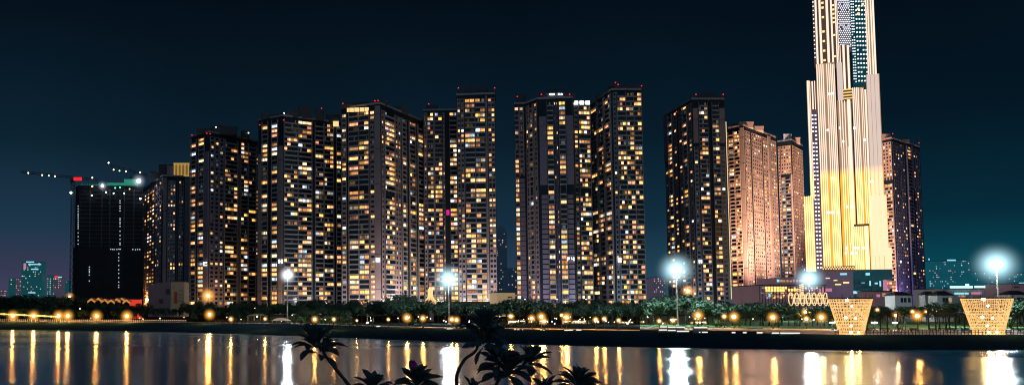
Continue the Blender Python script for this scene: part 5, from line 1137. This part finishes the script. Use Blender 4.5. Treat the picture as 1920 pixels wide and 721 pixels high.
# palms
def palm_mesh(seed, h=4.6, n=20, ln=2.1):
    rs = random.Random(seed); tk = MB(); bx, by = rs.uniform(-.25, .25), rs.uniform(-.25, .25)
    tk.tube([(0, 0, -.1), (bx * .3, by * .3, h * .5), (bx, by, h)], [.2, .14, .12], 8); top = Vector((bx, by, h)); lf = MB()
    for k in range(n):
        a = 2.4 * k + rs.uniform(-.2, .2); e = 1.15 - 1.75 * k / n; d = Vector((math.cos(a), math.sin(a), 0)); pts = []
        for j in range(9):
            t_ = j / 8 * ln; pts.append(top + d * (math.cos(e) * t_) + Vector((0, 0, math.sin(e) * t_ - .22 * t_ * t_)))
        lf.tube(pts, [.03 - .0028 * j for j in range(9)], 4); sd_ = Vector((-d.y, d.x, 0))
        for j in range(1, 9):
            for q in range(2):
                b0 = pts[j - 1].lerp(pts[j], q * .5 + .25); dr = (pts[j] - pts[j - 1]).normalized()
                for s in (-1, 1):
                    l_ = .55 * (1 - .55 * abs(j / 8 - .45)); tip = b0 + (sd_ * s * .75 + dr * .6) * l_ + Vector((0, 0, -.22 * l_)); lf.face([b0 - dr * .045, b0 + dr * .045, tip])
    return tk, lf
pal = []
for k in range(2):
    tk, lf = palm_mesh(50 + k, n=20 + 4 * k); r = thing('palm_tree', 'palm', 'palm tree', (0, 0, 0), 'palm trees on the promenade'); pal.append([r, [(local('trunk', tk, M['bark'], r, smooth=True), []), (local('fronds', lf, M['palmleaf'], r), [])], False])
PL = [(1664, 622, 584), (1684, 620, 588), (1651, 619, 590), (1698, 618, 588), (1742, 617, 580), (1755, 618, 582), (1762, 616, 581), (1774, 617, 580), (1781, 618, 583), (1792, 617, 580), (1809, 616.5, 586), (1829, 623.5, 597), (1822, 616, 590), (1626, 618, 590), (1639, 618, 594), (1908, 617, 588)]
for k, (x, y, ty) in enumerate(sorted(PL)):
    g = on(x, y); s = (at(x, ty, g.y).z - ZG) / 4.9; lab = f'palm tree on the promenade near the lit baskets, {ORD[k]} palm from left'; P_ = pal[k % 2]
    if not P_[2]: P_[0].location = g; P_[0].scale = (s, s, s); P_[0]['label'] = lab; P_[2] = True
    else: dup(P_[0], g, U(0, 6), (s * U(.95, 1.15),) * 2 + (s,), lab, P_[1])

# ------------------------------------------------------------------ foreground plumeria
YP = 7.0
root = at(880, 900, YP); root.z = 5.5
pl = thing('plumeria', 'dark leafy plumeria bush in the near foreground, silhouetted against the water', 'plumeria bush', root)
def leaf(mb, base, d, up, ln, wd, droop):
    d = d.normalized(); s = d.cross(up)
    if s.length < .05: s = d.cross(Vector((1, .3, 0)))
    s.normalize(); nrm = s.cross(d).normalized(); prof = (.12, .26, .50, .78, .97, 1.0, .74, .10); rows = []; n = len(prof)
    for j, wv in enumerate(prof):
        t_ = j / (n - 1); c = base + d * (ln * t_) + nrm * (.10 * ln * math.sin(t_ * PI)) - Vector((0, 0, droop * ln * t_ * t_))
        i = len(mb.v); hw = wd * wv * .5; fold = hw * .38
        mb.v += [tuple(c - s * hw + nrm * fold), tuple(c - s * hw * .5 + nrm * fold * .35), tuple(c), tuple(c + s * hw * .5 + nrm * fold * .35), tuple(c + s * hw + nrm * fold)]; rows.append(i)
    for a, b in zip(rows, rows[1:]):
        for k in range(4): mb.f.append((a + k, a + k + 1, b + k + 1, b + k)); mb.c.append(None); mb.m.append(0)
def rosette(px, py, rpx, axis, n, y=YP, flat=0.0):
    c = at(px, py, y); ax = Vector(axis).normalized(); R0 = pxw(rpx, y); e1 = ax.cross(Vector((0.2, 1, .1))).normalized(); e2 = ax.cross(e1); mb = MB()
    for k in range(n):
        f = k / (n - 1); a = 2.39996 * k + U(-.2, .2); el = math.radians(80 - 88 * f ** .9 + U(-8, 8)); d = ax * math.sin(el) + (e1 * math.cos(a) + e2 * math.sin(a)) * math.cos(el)
        ln = R0 * U(.82, 1.12) * (1.0 if f > .25 else .78); b = c - ax * (.05 * f + .01) + (e1 * math.cos(a) + e2 * math.sin(a)) * .012
        leaf(mb, b, d, ax, ln, ln * U(.33, .41), U(.0, .16) * f)
    return mb.build('leaf_cluster', M['plum'], pl, True)
def branch(pts, rad, y=YP):
    P = [at(px, py, y + dy) for px, py, dy in pts]; out = []
    for k in range(len(P) - 1):                                  # Catmull-Rom through the joints
        p0, p1, p2, p3 = P[max(k - 1, 0)], P[k], P[k + 1], P[min(k + 2, len(P) - 1)]
        for j in range(4):
            t_ = j / 4; out.append(.5 * ((2 * p1) + (p2 - p0) * t_ + (2 * p0 - 5 * p1 + 4 * p2 - p3) * t_ ** 2 + (3 * p1 - p0 - 3 * p2 + p3) * t_ ** 3))
    out.append(P[-1]); n = len(out); r0, r1 = rad; mb = MB()
    mb.tube(out, [(r0 + (r1 - r0) * k / (n - 1)) * (1 + .10 * math.sin(k * 2.1)) for k in range(n)], 9); return mb.build('branch', M['plumbark'], pl, True)
mb = MB(); mb.tube([root - Vector((0, 0, .05)), root + Vector((.05, 0, .35)), at(880, 850, YP), at(876, 820, YP)], [.085, .065, .055, .05], 10); mb.build('trunk', M['plumbark'], pl, True)
branch([(876, 824, 0), (760, 800, .05), (690, 770, 0), (655, 722, 0), (634, 696, 0), (612, 668, 0), (596, 640, 0)], (.018, .011))
branch([(876, 824, 0), (862, 770, 0), (856, 722, 0), (858, 698, 0), (872, 672, 0), (893, 655, 0), (903, 615, 0)], (.017, .011))
branch([(876, 824, 0), (905, 780, .1), (925, 730, .1), (948, 690, .1)], (.017, .011)); branch([(940, 705, .1), (975, 690, .15), (992, 664, .2)], (.016, .011))
branch([(800, 812, 0), (784, 760, -.1), (780, 712, -.1)], (.016, .010)); branch([(720, 786, .05), (706, 760, .1), (701, 728, .1)], (.014, .010))
branch([(876, 826, 0), (1000, 800, .05), (1070, 765, 0), (1084, 716, 0)], (.017, .010)); branch([(1040, 780, .05), (1026, 750, .1), (1020, 730, .1)], (.018, .011)); branch([(862, 770, 0), (876, 745, -.05), (884, 722, -.05)], (.018, .011))
rosette(592, 640, 50, (-.10, -.15, 1), 26); rosette(604, 655, 38, (.2, -.5, .6), 10)
rosette(907, 606, 46, (.05, -.1, 1), 28); rosette(915, 628, 46, (.3, -.5, .7), 16); rosette(900, 640, 34, (-.5, -.4, .5), 9)
rosette(952, 690, 52, (.05, -.3, 1), 30, YP + .1); rosette(930, 672, 42, (-.4, -.3, .7), 14, YP + .1)
rosette(993, 672, 42, (.25, -.2, 1), 22, YP + .2); rosette(781, 712, 46, (-.05, -.4, .9), 30, YP - .1); rosette(700, 724, 42, (0, -.2, 1), 18, YP + .1)
rosette(886, 724, 28, (.1, -.2, 1), 14, YP - .05); rosette(1085, 716, 48, (.05, -.25, 1), 30); rosette(1021, 728, 36, (-.1, -.2, 1), 16, YP + .1)
c = at(774, 681, YP - .3); mb = MB()
for k in range(5):
    a = 2 * PI * k / 5; d = Vector((math.cos(a), -.5, math.sin(a) * .8)); leaf(mb, c, d, Vector((0, -1, .2)), .034, .026, 0)
mb.build('flower', M['flower'], pl, True)
